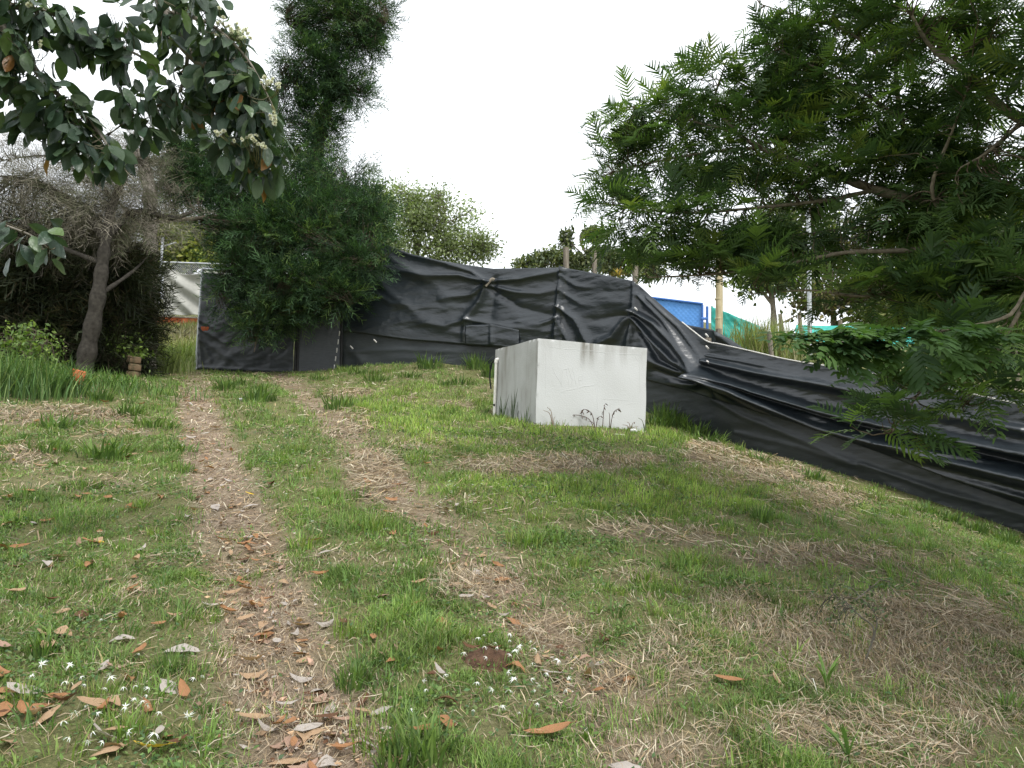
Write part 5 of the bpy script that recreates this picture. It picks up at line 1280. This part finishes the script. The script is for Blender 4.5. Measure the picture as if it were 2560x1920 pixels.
CB = [(c[0], c[1], c[2], c[3], c[4], c[5], int(c[6] * (1.7 if c[1] < 380 else 1.0))) for c in [(850, 50, 17.3, 105, 62, .9, 230), (765, 40, 17.2, 50, 45, .7, 80), (930, 40, 17.2, 45, 55, .6, 80), (905, 112, 17.2, 55, 32, .6, 80), (850, -60, 17.3, 110, 70, 1, 50), (770, 168, 17.2, 66, 46, .8, 130), (840, 195, 17.3, 70, 38, .7, 120), (885, 238, 17.2, 48, 20, .5, 50), (728, 235, 17.1, 40, 45, .5, 50),
      (800, 280, 17.4, 55, 40, .6, 95), (805, 340, 17.4, 42, 36, .5, 70), (797, 400, 17.5, 38, 30, .5, 50), (700, 305, 17, 22, 36, .4, 22),
      (475, 400, 15.4, 60, 62, .6, 130), (445, 345, 15.3, 32, 36, .4, 40), (515, 475, 15.5, 62, 40, .7, 120), (440, 490, 15.4, 34, 32, .4, 45), (610, 500, 15.9, 85, 58, .9, 220), (735, 488, 16.4, 90, 42, .9, 200), (835, 492, 16.6, 58, 34, .7, 90), (655, 605, 15.5, 105, 62, .9, 330), (600, 690, 15.2, 48, 46, .6, 140),
      (760, 605, 15.6, 118, 74, .9, 390), (740, 712, 15.3, 128, 56, .8, 340), (862, 598, 15.8, 58, 54, .7, 150), (892, 665, 15.3, 52, 26, .5, 90), (660, 785, 15.2, 55, 36, .5, 110), (628, 835, 15.1, 22, 26, .3, 30), (845, 740, 15.3, 60, 26, .5, 90), (560, 760, 15.1, 22, 22, .3, 24), (925, 572, 15.6, 34, 16, .4, 34), (955, 640, 15.2, 30, 12, .3, 20), (740, 780, 15.3, 60, 22, .4, 60), (520, 560, 15.4, 24, 20, .4, 16), (430, 430, 15.2, 50, 60, .5, 90), (530, 400, 15.6, 60, 50, .6, 90), (460, 480, 15.3, 60, 34, .5, 80), (560, 560, 15.5, 60, 50, .6, 110), (600, 420, 16, 70, 40, .6, 90), (690, 425, 16.5, 100, 42, .8, 150), (860, 445, 16.6, 85, 40, .8, 120), (930, 505, 16.1, 50, 26, .5, 50), (760, 400, 17, 70, 36, .7, 80), (640, 370, 16.6, 40, 34, .5, 40), (900, 540, 15.9, 60, 36, .6, 80), (800, 540, 16, 110, 50, .9, 200), (700, 545, 15.8, 100, 46, .8, 180)]]
p_, d_, b_ = blob_points(CB, .15)
tw = twigs_to(p_, C_L, 3)
mb = MB(); add_limbs(mb, C_L, (.14, .115, .09)); mb.build('trunk', M['bark'], CT, True)
mb = MB(); mb.add(*tubes(tw, np.linspace(.014, .005, 3)[None] * np.ones((len(tw), 1)), 3, (.09, .075, .055))); tag(mb.build('twigs', M['bark'], CT), kind='stuff')
SP = [spray_template(4, 34, .48, .038, .10, k) for k in range(3)]
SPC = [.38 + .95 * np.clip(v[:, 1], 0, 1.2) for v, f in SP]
# three sprays on every twig
per = 3; N = len(p_) * per
sp = np.repeat(p_, per, 0) + rng.normal(0, .10, (N, 3)); sdv = np.repeat(d_, per, 0) * 1.0 + unit(N) * .55 + [0, -.05, .10]
cols = np.array([(.034, .070, .031), (.048, .095, .034), (.026, .053, .029), (.10, .155, .048), (.062, .112, .055)])
blobc = rng.random(len(CB)); tint = np.repeat(blobc[b_], per)
ci = np.where(rng.random(N) < .06 + .16 * (tint > .65), 3, rng.choice([0, 1, 2, 4], N, p=[.38, .32, .22, .08]))
cc = cols[ci] * np.exp(rng.normal(0, .2, (N, 1)))
ssz = .24 + .22 * rng.random(N); mb = MB(); vr = rng.integers(0, 3, N); fm = frames(sdv, rng.normal(0, .8, N))
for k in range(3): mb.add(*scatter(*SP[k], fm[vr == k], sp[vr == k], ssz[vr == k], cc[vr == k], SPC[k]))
tag(mb.build('crown', M['cypress'], CT), kind='stuff')

# ---- leaning old tree with dead brown foliage at the left
def simple_tree(name, label, base, lims, blobs, per, temps, size, cols, mat, bark=(.16, .13, .10), surf=.1, dirw=(.8, .6, .05), tw_r=(.012, .004), K=5, tint_by_blob=.25, jit=.08):
    rt = tree_root(name, base, label)
    L = limb_paths(lims); p, d, b = blob_points(blobs, surf); tw = twigs_to(p, L, K)
    mb = MB(); add_limbs(mb, L, bark); mb.build('trunk', M['bark'], rt, True)
    mb = MB(); mb.add(*tubes(tw, np.linspace(tw_r[0], tw_r[1], K)[None] * np.ones((len(tw), 1)), 3, np.array(bark) * .7)); tag(mb.build('twigs', M['bark'], rt), kind='stuff')
    N = len(p) * per; q = np.repeat(p, per, 0) + rng.normal(0, jit, (N, 3)); dv = np.repeat(d, per, 0) * dirw[0] + unit(N) * dirw[1] + [0, 0, dirw[2]]
    cols = np.array(cols); c = cols[rng.integers(0, len(cols), N)] * np.exp(rng.normal(0, .2, (N, 1))) * (1 + tint_by_blob * rng.normal(size=len(blobs)).clip(-1.5, 1.5))[np.repeat(b, per)][:, None]
    sz = size * (.65 + .7 * rng.random(N)); fm = frames(dv, rng.normal(0, .9, N)); vr = rng.integers(0, len(temps), N); mb = MB()
    for k in range(len(temps)): mb.add(*scatter(*temps[k], fm[vr == k], q[vr == k], sz[vr == k], np.clip(c[vr == k], .004, .8)))
    tag(mb.build('crown', M[mat], rt), kind='stuff')
    return rt
DS = [spray_template(7, 45, .5, .010, .25, 20 + k) for k in range(3)]
simple_tree('withered_tree', 'leaning dark-barked tree with withered brown feathery foliage at the left', P(215, 930, 11.4),
    [([(205, 945, 11.4), (222, 860, 11.4), (243, 750, 11.4), (256, 660, 11.45), (266, 590, 11.5), (285, 500, 11.7), (330, 400, 12)], .145, .05), ([(262, 600, 11.5), (200, 520, 11.8), (110, 460, 12), (20, 440, 12.2)], .06, .015), ([(266, 590, 11.5), (340, 530, 12), (430, 545, 12.6), (480, 530, 13)], .07, .03),
     ([(285, 500, 11.7), (220, 430, 11.8), (120, 390, 12), (10, 400, 12)], .03, .006), ([(300, 450, 11.9), (330, 360, 12), (340, 310, 12.1)], .03, .006), ([(256, 660, 11.5), (150, 620, 11.5), (40, 600, 11.5)], .05, .012), ([(245, 740, 11.4), (330, 680, 12), (370, 640, 12.4)], .04, .01)],
    [(200, 440, 11.9, 150, 40, .8, 44), (110, 500, 12, 150, 55, .8, 100), (280, 520, 12, 95, 65, .8, 120), (330, 420, 12, 45, 60, .5, 50), (40, 550, 11.8, 100, 40, .7, 80), (210, 570, 12, 130, 45, .7, 100), (340, 360, 12.1, 30, 60, .4, 24), (40, 460, 12.2, 90, 40, .5, 34), (410, 530, 12.6, 60, 30, .5, 34), (20, 380, 12, 90, 40, .5, 12), (120, 400, 12, 110, 40, .5, 14)],
    4, DS, .48, [(.17, .155, .125), (.125, .115, .09), (.22, .20, .16), (.13, .13, .085), (.08, .095, .05)], 'twig', bark=(.042, .038, .032), dirw=(.7, .8, -.05), jit=.14)
DG = [spray_template(6, 42, .5, .03, .3, 30 + k) for k in range(3)]
simple_tree('dark_conifer', 'dense dark hanging conifer thicket behind the leaning trunk at the left', P(110, 930, 13.2),
    [([(110, 935, 13.2), (115, 800, 13.2), (120, 650, 13.2), (100, 560, 13.2)], .15, .04), ([(115, 780, 13.2), (200, 740, 13), (260, 720, 13)], .05, .02), ([(118, 720, 13.2), (40, 680, 13), (-40, 680, 13)], .05, .02)],
    [(100, 640, 12.6, 130, 55, .8, 220), (255, 650, 12.6, 60, 50, .5, 110), (90, 740, 13, 130, 80, .8, 260), (200, 720, 13.3, 100, 90, .8, 220), (180, 830, 13.1, 110, 90, .7, 260), (60, 850, 12.9, 80, 70, .6, 140), (-60, 720, 13, 110, 140, .8, 200), (250, 680, 13.6, 50, 70, .5, 100), (260, 860, 13, 70, 50, .5, 110)],
    3, DG, .62, [(.034, .044, .022), (.045, .055, .026), (.06, .052, .034), (.028, .038, .02)], 'cypress', bark=(.06, .05, .045), dirw=(.6, .7, -.35))
simple_tree('ivy_covered_tree', 'grey trunk wrapped in dark ivy left of the gate opening', P(372, 900, 14.2),
    [([(368, 920, 14.2), (372, 800, 14.2), (374, 680, 14.2), (376, 560, 14.3), (372, 470, 14.4), (350, 380, 14.5)], .17, .12), ([(375, 600, 14.2), (330, 540, 14), (290, 500, 13.8)], .05, .02), ([(374, 700, 14.2), (330, 760, 13.8)], .03, .01)],
    [(308, 700, 14.0, 34, 70, .5, 150), (300, 790, 13.9, 42, 80, .5, 200), (312, 870, 13.9, 32, 40, .4, 100), (362, 720, 13.9, 10, 50, .2, 36), (366, 800, 13.95, 8, 70, .15, 36), (300, 640, 13.9, 40, 50, .4, 90)],
    3, DG, .45, [(.022, .030, .014), (.034, .042, .016), (.018, .022, .012), (.05, .055, .02)], 'cypress', bark=(.24, .215, .19), dirw=(.7, .8, -.2))

# ---- leafy trees behind the net
LQ = [(np.array([(0, 0, 0), (.22, .45, .05), (0, 1, -.08), (-.22, .45, .05)]), np.array([(0, 1, 2, 3)])), (np.array([(0, 0, 0), (.3, .5, .08), (0, 1, 0), (-.3, .5, .08)]), np.array([(0, 1, 2, 3)]))]
simple_tree('pale_leafy_tree', 'pale grey-green leafy tree rising behind the left end of the black net', P(1030, 800, 20),
    [([(1030, 860, 20), (1035, 700, 20), (1050, 600, 20)], .12, .05), ([(1035, 680, 20), (960, 560, 20), (930, 470, 20)], .05, .01), ([(1040, 660, 20), (1110, 560, 20), (1100, 480, 20)], .05, .01), ([(1040, 680, 20), (1150, 610, 20), (1240, 610, 20)], .05, .01), ([(1045, 640, 20), (1030, 540, 20), (1010, 470, 20)], .04, .01), ([(1110, 560, 20), (1170, 530, 20), (1190, 500, 20)], .02, .005)],
    [(990, 560, 20, 90, 60, .9, 200), (1080, 560, 20, 80, 60, .9, 200), (1150, 610, 20, 80, 40, .7, 150), (950, 500, 20, 40, 40, .5, 60), (1010, 490, 20, 50, 35, .5, 70), (1090, 500, 20, 40, 30, .4, 50), (1210, 620, 20, 40, 35, .4, 60), (920, 560, 20, 60, 60, .7, 110), (1050, 640, 20, 150, 40, .8, 200), (1170, 540, 20, 30, 35, .3, 24), (900, 620, 20, 60, 50, .6, 90)],
    17, LQ, .088, [(.20, .25, .11), (.23, .28, .13), (.18, .23, .10), (.26, .30, .16)], 'leaf', bark=(.25, .22, .17), jit=.14, dirw=(.5, .9, 0))
D2 = 45
simple_tree('layered_tree', 'distant tree with flat rounded leaf clumps on bare limbs behind the corner posts', P(1500, 800, D2),
    [([(1500, 840, D2), (1500, 740, D2), (1480, 660, D2), (1455, 615, D2), (1452, 585, D2), (1470, 570, D2)], .14, .04), ([(1480, 660, D2), (1440, 620, D2), (1420, 600, D2)], .06, .03), ([(1500, 740, D2), (1420, 670, D2), (1340, 660, D2)], .08, .03), ([(1500, 720, D2), (1560, 670, D2), (1640, 660, D2)], .08, .03), ([(1500, 700, D2), (1500, 640, D2), (1500, 590, D2)], .05, .03)],
    [(1320, 662, D2, 36, 18, .8, 49), (1350, 650, D2, 25, 22, .7, 35), (1395, 640, D2, 34, 28, .8, 63), (1440, 655, D2, 30, 22, .8, 49), (1417, 597, D2, 17, 24, .4, 28), (1490, 586, D2, 40, 14, .7, 49), (1475, 595, D2, 20, 10, .4, 17), (1498, 640, D2, 36, 22, .7, 56), (1560, 640, D2, 55, 16, .8, 63), (1610, 645, D2, 40, 22, .8, 49), (1640, 672, D2, 28, 22, .6, 31), (1550, 672, D2, 70, 14, .8, 56), (1590, 690, D2, 70, 16, .8, 42), (1480, 670, D2, 60, 16, .7, 42)],
    14, LQ, .26, [(.10, .125, .07), (.13, .155, .075), (.075, .10, .06), (.17, .19, .08)], 'leaf', bark=(.20, .18, .15), jit=.12, dirw=(.4, .9, .1), tw_r=(.03, .012))
q = P(1547, 688, 43); br = MB(); n = 26; a = rng.random(n) * 6.28; el = .2 + 1.0 * rng.random(n); t = np.linspace(0, 1, 4)
dd = np.stack([np.cos(a) * np.cos(el), np.sin(a) * np.cos(el), np.sin(el)], -1)
pa = q + dd[:, None] * (.75 * t)[None, :, None] - up * (.18 * t ** 2)[None, :, None]
br.add(*ribbons(pa, .09 * np.interp(t, [0, .4, 1], [1, .9, .05])[None] * np.ones((n, 1)), np.stack([-np.sin(a), np.cos(a), 0 * a], -1), jitter((.30, .20, .04), n, .3)))
tag(br.build('bromeliad', M['leaf']), 'yellow-orange spiky bromeliad perched in the distant layered tree', 'bromeliad')

gb = [('yellow_green_bush', 'yellow-green bushy tree above the chain-link fence in the gate opening', P(470, 760, 33), [(430, 600, 33, 45, 45, 1, 90), (500, 620, 33, 60, 40, 1, 140), (460, 640, 32.5, 30, 26, .6, 60), (580, 620, 33, 60, 50, 1, 120), (540, 650, 32.5, 80, 22, .7, 90), (420, 650, 33, 50, 30, .8, 60)], [(.16, .2, .05), (.20, .24, .05), (.10, .14, .05), (.26, .27, .05)], .26),
      ('grey_green_tree', 'grey-green tree with spreading limbs beyond the gate', P(430, 760, 37), [(430, 575, 37, 70, 24, 1, 70), (520, 590, 37, 60, 22, 1, 70), (410, 620, 37, 50, 30, 1, 60), (600, 580, 37, 60, 30, 1, 70), (470, 612, 37, 60, 20, 1, 50)], [(.08, .10, .06), (.11, .13, .07)], .24)]
for nm, lb, bs_, bl, cl, sz in gb:
    u0, v0 = proj(bs_[None]); dd_ = bs_[1]
    simple_tree(nm, lb, bs_, [([(float(u0[0]), 780, dd_), (float(u0[0]) + 5, 680, dd_), (float(u0[0]), 590, dd_)], .1, .04), ([(float(u0[0]), 690, dd_), (560, 620, dd_)], .05, .02)], bl, 14, LQ, sz, cl, 'leaf', jit=.22, dirw=(.4, .9, 0))
# trees beyond the net at the right
rb = [('olive_tree', 'olive-green tree with a thin trunk just right of the teal net', P(1930, 870, 24), [(1930, 620, 24, 80, 50, 1.2, 120), (1850, 615, 25, 70, 30, .8, 70), (1960, 690, 24, 80, 40, 1, 100), (1990, 560, 24, 100, 60, 1.2, 100), (1880, 700, 23.5, 40, 25, .5, 30)], [(.10, .13, .05), (.15, .18, .06), (.07, .09, .04)]),
      ('brown_leafed_tree', 'tree with browning leaves behind the metal pole', P(2080, 870, 26), [(2080, 640, 26, 90, 80, 1.2, 110), (2130, 740, 25, 100, 50, 1, 110), (2040, 760, 25, 60, 30, .8, 50), (2170, 600, 26, 90, 90, 1.2, 100)], [(.09, .085, .05), (.13, .11, .07), (.08, .11, .04), (.16, .14, .06)]),
      ('yellow_green_tree', 'yellow-green sunlit tree deep behind the right net', P(2280, 880, 24), [(2260, 700, 24, 110, 70, 1.2, 150), (2330, 620, 24, 110, 100, 1.2, 130), (2260, 790, 23, 110, 40, 1, 110), (2400, 740, 23, 80, 70, 1, 110), (2200, 800, 23, 60, 30, .6, 50)], [(.14, .17, .045), (.19, .21, .05), (.09, .12, .04), (.11, .09, .05)]),
      ('dark_leafed_tree', 'dark leafy tree at the right edge beyond the net', P(2500, 900, 20), [(2500, 620, 20, 110, 150, 1.5, 200), (2480, 800, 19, 110, 70, 1.2, 150), (2600, 760, 20, 110, 120, 1.2, 120), (2430, 560, 21, 90, 90, 1.2, 90), (2560, 900, 18, 120, 50, .8, 80), (2380, 860, 18, 100, 40, .8, 80)], [(.05, .07, .03), (.08, .10, .04), (.12, .14, .05), (.05, .05, .03)])]
for nm, lb, bs_, bl, cl in rb:
    u0 = float(proj(bs_[None])[0][0]); d0 = bs_[1]
    simple_tree(nm, lb, bs_, [([(u0, 900, d0), (u0 + 4, 790, d0), (u0 - 6, 680, d0), (u0 + 6, 560, d0)], .12, .05), ([(u0, 760, d0), (u0 - 50, 690, d0), (u0 - 70, 620, d0)], .06, .02), ([(u0, 740, d0), (u0 + 50, 680, d0), (u0 + 80, 600, d0)], .06, .02), ([(u0, 820, d0), (u0 + 60, 790, d0)], .04, .02)], bl, 13, LQ, .20, cl, 'leaf', bark=(.22, .19, .15), jit=.2, dirw=(.4, .9, 0))

# reed clump and shrubs
def reed(name, label, u, v, d, n, h, sx_, w, cols, cat='grass clump', lean=.45):
    b = P(u, v, d); x = b[0] + rng.normal(0, sx_, n); y = b[1] + rng.normal(0, sx_ * .6, n); z = zs(x, y)
    z = np.minimum(z, b[2] + .3) - .02
    ang = rng.random(n) * 6.28; hh = h * (.45 + .55 * rng.random(n)); ln = lean * (.2 + rng.random(n)); t = np.linspace(0, 1, 6)
    dv = np.stack([np.cos(ang), np.sin(ang), 0 * ang], -1)
    path = np.stack([x, y, z], -1)[:, None] + dv[:, None] * (hh * ln)[:, None, None] * (t ** 1.9)[None, :, None] + up * (hh[:, None] * (t[None] - .3 * ln[:, None] * t[None] ** 2.5))[..., None]
    cols = np.array(cols); mb = MB()
    mb.add(*ribbons(path, w * (.6 + .7 * rng.random((n, 1))) * np.interp(t, [0, .3, .7, 1], [.6, 1, .7, .05])[None], np.stack([-np.sin(ang), np.cos(ang), 0 * ang], -1), cols[rng.integers(0, len(cols), n)] * np.exp(rng.normal(0, .2, (n, 1)))))
    return tag(mb.build(name, M['grass']), label, cat)
reed('reed_clump', 'tall pale green grass clump behind the net, right of the bamboo post', 1915, 850, 17.3, 900, 1.5, .42, .022, [(.20, .24, .09), (.16, .21, .07), (.30, .27, .15), (.25, .27, .11)])
reed('long_grass', 'tall bright green long grass at the left edge under the withered tree', 30, 975, 9.3, 900, 0.68, .34, .012, [(.085, .155, .055), (.13, .22, .06), (.08, .15, .05), (.18, .24, .09)], lean=.6)
reed('long_grass', 'long arching grass right of the left-edge clump, before the orange brick', 120, 985, 9.6, 420, .55, .26, .012, [(.09, .17, .055), (.12, .20, .07), (.07, .13, .05)], lean=.9)
reed('long_grass', 'low green grass spreading at the foot of the leaning trunk', 270, 965, 10.6, 700, .30, .55, .012, [(.09, .17, .04), (.13, .21, .05), (.07, .13, .04)], lean=.8)
reed('long_grass', 'pale yellow-green long grass beside the ivy trunk at the gate opening', 395, 915, 15.2, 600, .75, .28, .016, [(.16, .21, .07), (.22, .25, .10), (.12, .16, .05)], lean=.5)
simple_tree('leafy_shrub', 'small leafy green shrub among long grass at the left edge', P(70, 960, 9.9), [([(70, 970, 9.9), (75, 880, 9.9), (90, 830, 9.9)], .015, .006), ([(75, 900, 9.9), (30, 850, 9.9)], .01, .004), ([(75, 890, 9.9), (120, 850, 9.8)], .01, .004)],
    [(70, 850, 9.9, 80, 40, .35, 60), (30, 890, 9.9, 50, 40, .3, 40), (100, 890, 9.8, 50, 40, .3, 40)], 8, LQ, .06, [(.13, .20, .05), (.16, .22, .05), (.09, .15, .04)], 'leaf', tw_r=(.005, .002), jit=.06, dirw=(.4, .9, 0))
simple_tree('leafy_shrub', 'small bright green shrub at the foot of the ivy-covered trunk', P(310, 905, 12.9), [([(310, 915, 12.9), (312, 860, 12.9), (315, 820, 12.9)], .015, .006)],
    [(310, 850, 12.9, 50, 35, .35, 30), (330, 880, 12.8, 40, 25, .3, 24)], 7, LQ, .08, [(.13, .19, .04), (.10, .15, .04)], 'leaf', tw_r=(.005, .002), jit=.08, dirw=(.4, .9, 0))
tb = G([2150], [1660])[0]
simple_tree('twiggy_shrub', 'thin leggy dark shrub with tiny leaves on the shaded grass at right', tb, [([(*(tb - [0, 0, .05]), 0), (2185, 1580, tb[1]), (2150, 1540, tb[1]), (2110, 1500, tb[1])], .005, .003), ([(2185, 1600, tb[1]), (2190, 1540, tb[1]), (2140, 1480, tb[1])], .004, .002), ([(2150, 1540, tb[1]), (2080, 1480, tb[1])], .003, .002), ([(2140, 1500, tb[1]), (2200, 1450, tb[1])], .003, .002)],
    [(2120, 1490, tb[1], 70, 55, .15, 26), (2190, 1500, tb[1], 60, 70, .15, 22), (2090, 1550, tb[1], 60, 40, .12, 14)], 4, LQ, .022, [(.05, .08, .035), (.08, .11, .045)], 'leaf', bark=(.12, .11, .09), tw_r=(.0025, .0012), jit=.03, dirw=(.4, .9, 0), surf=0)

# ---- left big-leaved tree with white pompom flowers, branches overhead
lb_ = np.array([-4.6, 3.2, float(zs(-4.6, 3.2))])
LT = tree_root('broad_leaved_tree', lb_, 'broad-leaved tree with glossy dark leaves and white puff flowers overhanging at upper left')
L_L = limb_paths([
    ([(*(lb_ - [0, 0, .3]), 0), (-4.5, 3.3, lb_[2] + 2, 0), (-4.2, 3.5, lb_[2] + 3.6, 0), (-3.6, 3.7, lb_[2] + 4.8, 0)], .16, .09),
    ([(-3.6, 3.7, lb_[2] + 4.8, 0), (300, -200, 4.0), (380, -60, 4.05), (410, 30, 4.1), (445, 95, 4.1), (490, 150, 4.15), (560, 190, 4.2), (630, 270, 4.2), (665, 350, 4.2)], .05, .008),
    ([(-4.2, 3.5, lb_[2] + 3.4, 0), (-120, -60, 3.7), (0, 60, 3.8), (70, 150, 3.9), (110, 200, 3.95), (160, 250, 4.0), (230, 310, 4.1), (280, 380, 4.1)], .03, .006), ([(-60, 0, 3.7), (60, 20, 3.8), (150, 40, 3.9), (230, 90, 4.0), (330, 130, 4.05), (380, 160, 4.1)], .02, .005),
    ([(410, 30, 4.1), (470, 40, 4.05), (540, 70, 4.0), (620, 150, 4.0), (680, 260, 4.05)], .015, .004), ([(470, 130, 4.15), (460, 200, 4.2), (430, 250, 4.2), (350, 280, 4.2), (280, 330, 4.2)], .012, .004), ([(560, 190, 4.2), (530, 280, 4.2), (560, 340, 4.2), (620, 390, 4.2), (640, 430, 4.2)], .012, .004),
    ([(-4.3, 3.4, lb_[2] + 2.0, 0), (-260, 420, 3.6), (-100, 540, 3.7), (0, 560, 3.8), (80, 590, 3.85), (120, 620, 3.9)], .012, .004), ([(-60, 260, 3.9), (20, 300, 4.0), (60, 330, 4.0), (190, 400, 4.2)], .006, .003)])
LB = [(60, 40, 3.8, 110, 60, .35, 44), (30, 130, 3.8, 80, 80, .35, 37), (70, 230, 3.95, 90, 50, .25, 31), (150, 270, 4.0, 80, 45, .25, 29), (60, 290, 4.0, 50, 30, .2, 11), (210, 330, 4.1, 60, 40, .2, 20), (250, 380, 4.1, 55, 40, .2, 19), (180, 370, 4.1, 40, 34, .15, 10), (170, 60, 3.9, 60, 40, .25, 18), (250, 110, 4.0, 60, 40, .2, 21), (320, 130, 4.05, 50, 40, .2, 16),
      (290, 60, 4.0, 60, 20, .2, 6), (430, 20, 4.1, 70, 50, .3, 29), (520, 50, 4.05, 60, 50, .3, 26), (560, 130, 4.1, 60, 60, .25, 29), (610, 210, 4.1, 60, 60, .25, 29), (650, 290, 4.1, 40, 60, .2, 21), (560, 220, 4.2, 60, 60, .25, 26), (590, 280, 4.2, 70, 40, .2, 23), (430, 230, 4.2, 70, 30, .2, 20), (360, 270, 4.2, 60, 30, .2, 16), (470, 270, 4.2, 60, 30, .2, 15), (350, 320, 4.2, 40, 30, .15, 8),
      (600, 380, 4.2, 60, 40, .2, 19), (640, 410, 4.2, 45, 40, .2, 14), (680, 390, 4.15, 22, 50, .1, 6), (530, 350, 4.2, 40, 30, .15, 6), (430, 110, 4.1, 30, 50, .2, 8), (40, 590, 3.8, 70, 30, .2, 10), (120, 610, 3.9, 30, 30, .1, 5), (480, 180, 4.15, 30, 30, .15, 5)]
p_, d_, _ = blob_points(LB); tw = twigs_to(p_, L_L, 5)
mb = MB(); add_limbs(mb, L_L, (.22, .20, .17), knob=.05); mb.build('trunk', M['bark'], LT, True)
mb = MB(); mb.add(*tubes(tw, np.linspace(.004, .002, 5)[None] * np.ones((len(tw), 1)), 3, (.13, .12, .08))); tag(mb.build('twigs', M['bark'], LT), kind='stuff')
def big_leaf(droop, fold, seed):
    r = np.random.default_rng(seed); t = np.array([0, .07, .2, .4, .62, .82, .93, 1.0]); hw = np.array([.008, .05, .155, .235, .235, .15, .07, .0])
    rows = []
    for k in range(8):
        for c in (-1, -.5, 0, .5, 1):
            wavy = .018 * math.sin(k * 2.3 + c * 2 + seed) * abs(c)
            rows.append((c * hw[k], t[k], -droop * t[k] ** 2 + fold * abs(c) * hw[k] - .12 * (abs(c) == 1) * hw[k] + wavy))
    f = [(k * 5 + c, k * 5 + c + 1, k * 5 + c + 6, k * 5 + c + 5) for k in range(7) for c in range(4)]
    return np.array(rows), np.array(f)
BLc = [(.042, .076, .046), (.056, .096, .05), (.034, .06, .042), (.075, .12, .055), (.10, .16, .05), (.30, .15, .05)]
BT = [big_leaf(.18, .35, 0), big_leaf(.35, .5, 1), big_leaf(.08, .25, 2)]
BM = leaf_meshes(BT, BLc[:4], M['bigleaf']) * 5 + leaf_meshes(BT[:1], BLc[4:5], M['bigleaf']) * 5 + leaf_meshes(BT[:1], BLc[5:], M['bigleaf'])
per = 2; N = len(p_) * per
bp_ = np.repeat(p_, per, 0) + rng.normal(0, .03, (N, 3)); bd = np.repeat(d_, per, 0) * .45 + unit(N) * np.array([.8, .8, .5]) + [0, 0, -.75]
bs2 = .10 + .055 * rng.random(N); bf = frames(bd, rng.normal(0, .9, N))
uu, vv = proj(bp_); vis = (uu > -30) & (uu < 2560) & (vv > -30)
order = np.argsort(np.where(vis, -bs2, 1)); big = order[:285]; isb = np.zeros(N, bool); isb[big] = True
put_leaves(BM, big, bp_, bf, bs2, LT)
mb = MB(); c = np.array(BLc)[rng.choice(6, N, p=[.3, .27, .2, .15, .07, .01])]
vr = rng.integers(0, 3, N)
for k in range(3):
    s_ = (vr == k) & ~isb; mb.add(*scatter(*BT[k], bf[s_], bp_[s_], bs2[s_], c[s_] * np.exp(rng.normal(0, .15, (s_.sum(), 1)))))
tag(mb.build('crown', M['bigleaf'], LT, True), kind='stuff')
# pompom flowers: many fine stamens round a small disc
def pompom(seed):
    r = np.random.default_rng(seed); n = 70; d = unit(n, r); d[:, 2] = abs(d[:, 2]) * .7 + .1; d /= np.linalg.norm(d, axis=1, keepdims=True)
    t = np.linspace(0, 1, 3); path = d[:, None] * (t * (.8 + .2 * r.random((n, 1))))[..., None]
    side = np.cross(d, unit(n, r)); side /= np.linalg.norm(side, axis=1, keepdims=True)
    mb = MB(); mb.add(*ribbons(path, np.full((n, 3), .16) * np.array([.6, .9, .8]), side, (.88, .87, .80)))
    th = np.arange(8) / 8 * 6.28; mb.add(np.concatenate([np.stack([.3 * np.cos(th), .3 * np.sin(th), 0 * th + .55], -1), [[0, 0, .7]], [[0, 0, -.2]]]), np.array([[k, (k + 1) % 8, 8] for k in range(8)] + [[(k + 1) % 8, k, 9] for k in range(8)]), (.36, .30, .16))
    return mb.mesh('flower', M['petal'])
PM = [pompom(k) for k in range(3)]
fl_ = []
for (u, v, d, su, sv, n) in [(590, 75, 3.95, 28, 16, 12), (560, 60, 3.95, 14, 10, 6), (615, 95, 3.95, 14, 12, 7), (670, 205, 3.95, 14, 12, 9), (695, 215, 3.95, 6, 8, 4), (680, 285, 3.95, 10, 14, 8), (690, 300, 3.95, 8, 10, 4), (620, 345, 3.98, 26, 8, 12), (655, 362, 3.98, 10, 8, 6), (550, 335, 4.0, 18, 8, 6), (500, 60, 4, 10, 16, 5), (545, 90, 4, 12, 14, 6), (70, 15, 3.7, 14, 8, 7), (360, 78, 3.95, 3, 3, 1), (550, 22, 3.95, 3, 3, 2), (110, 110, 3.75, 8, 8, 3), (480, 110, 4.0, 8, 8, 3)]:
    for _ in range(n): fl_.append(P(u + random.gauss(0, su * .6), v + random.gauss(0, sv * .6), d + random.gauss(0, .03)))
inv = Matrix.Translation(LT.location).inverted()
for q in fl_:
    o = bpy.data.objects.new('flower', random.choice(PM)); COL.objects.link(o); o.parent = LT; o.matrix_parent_inverse = inv
    o.location = q; o.scale = (random.uniform(.012, .0175),) * 3; o.rotation_euler = (R(70) + random.gauss(0, .4), random.gauss(0, .4), random.gauss(0, .6))
fq = np.array(fl_); tw = twigs_to(fq, L_L, 5); mb = MB(); mb.add(*tubes(tw, np.full((len(tw), 5), .0016), 3, (.2, .2, .1))); tag(mb.build('flower_stalks', M['bark'], LT), kind='stuff')
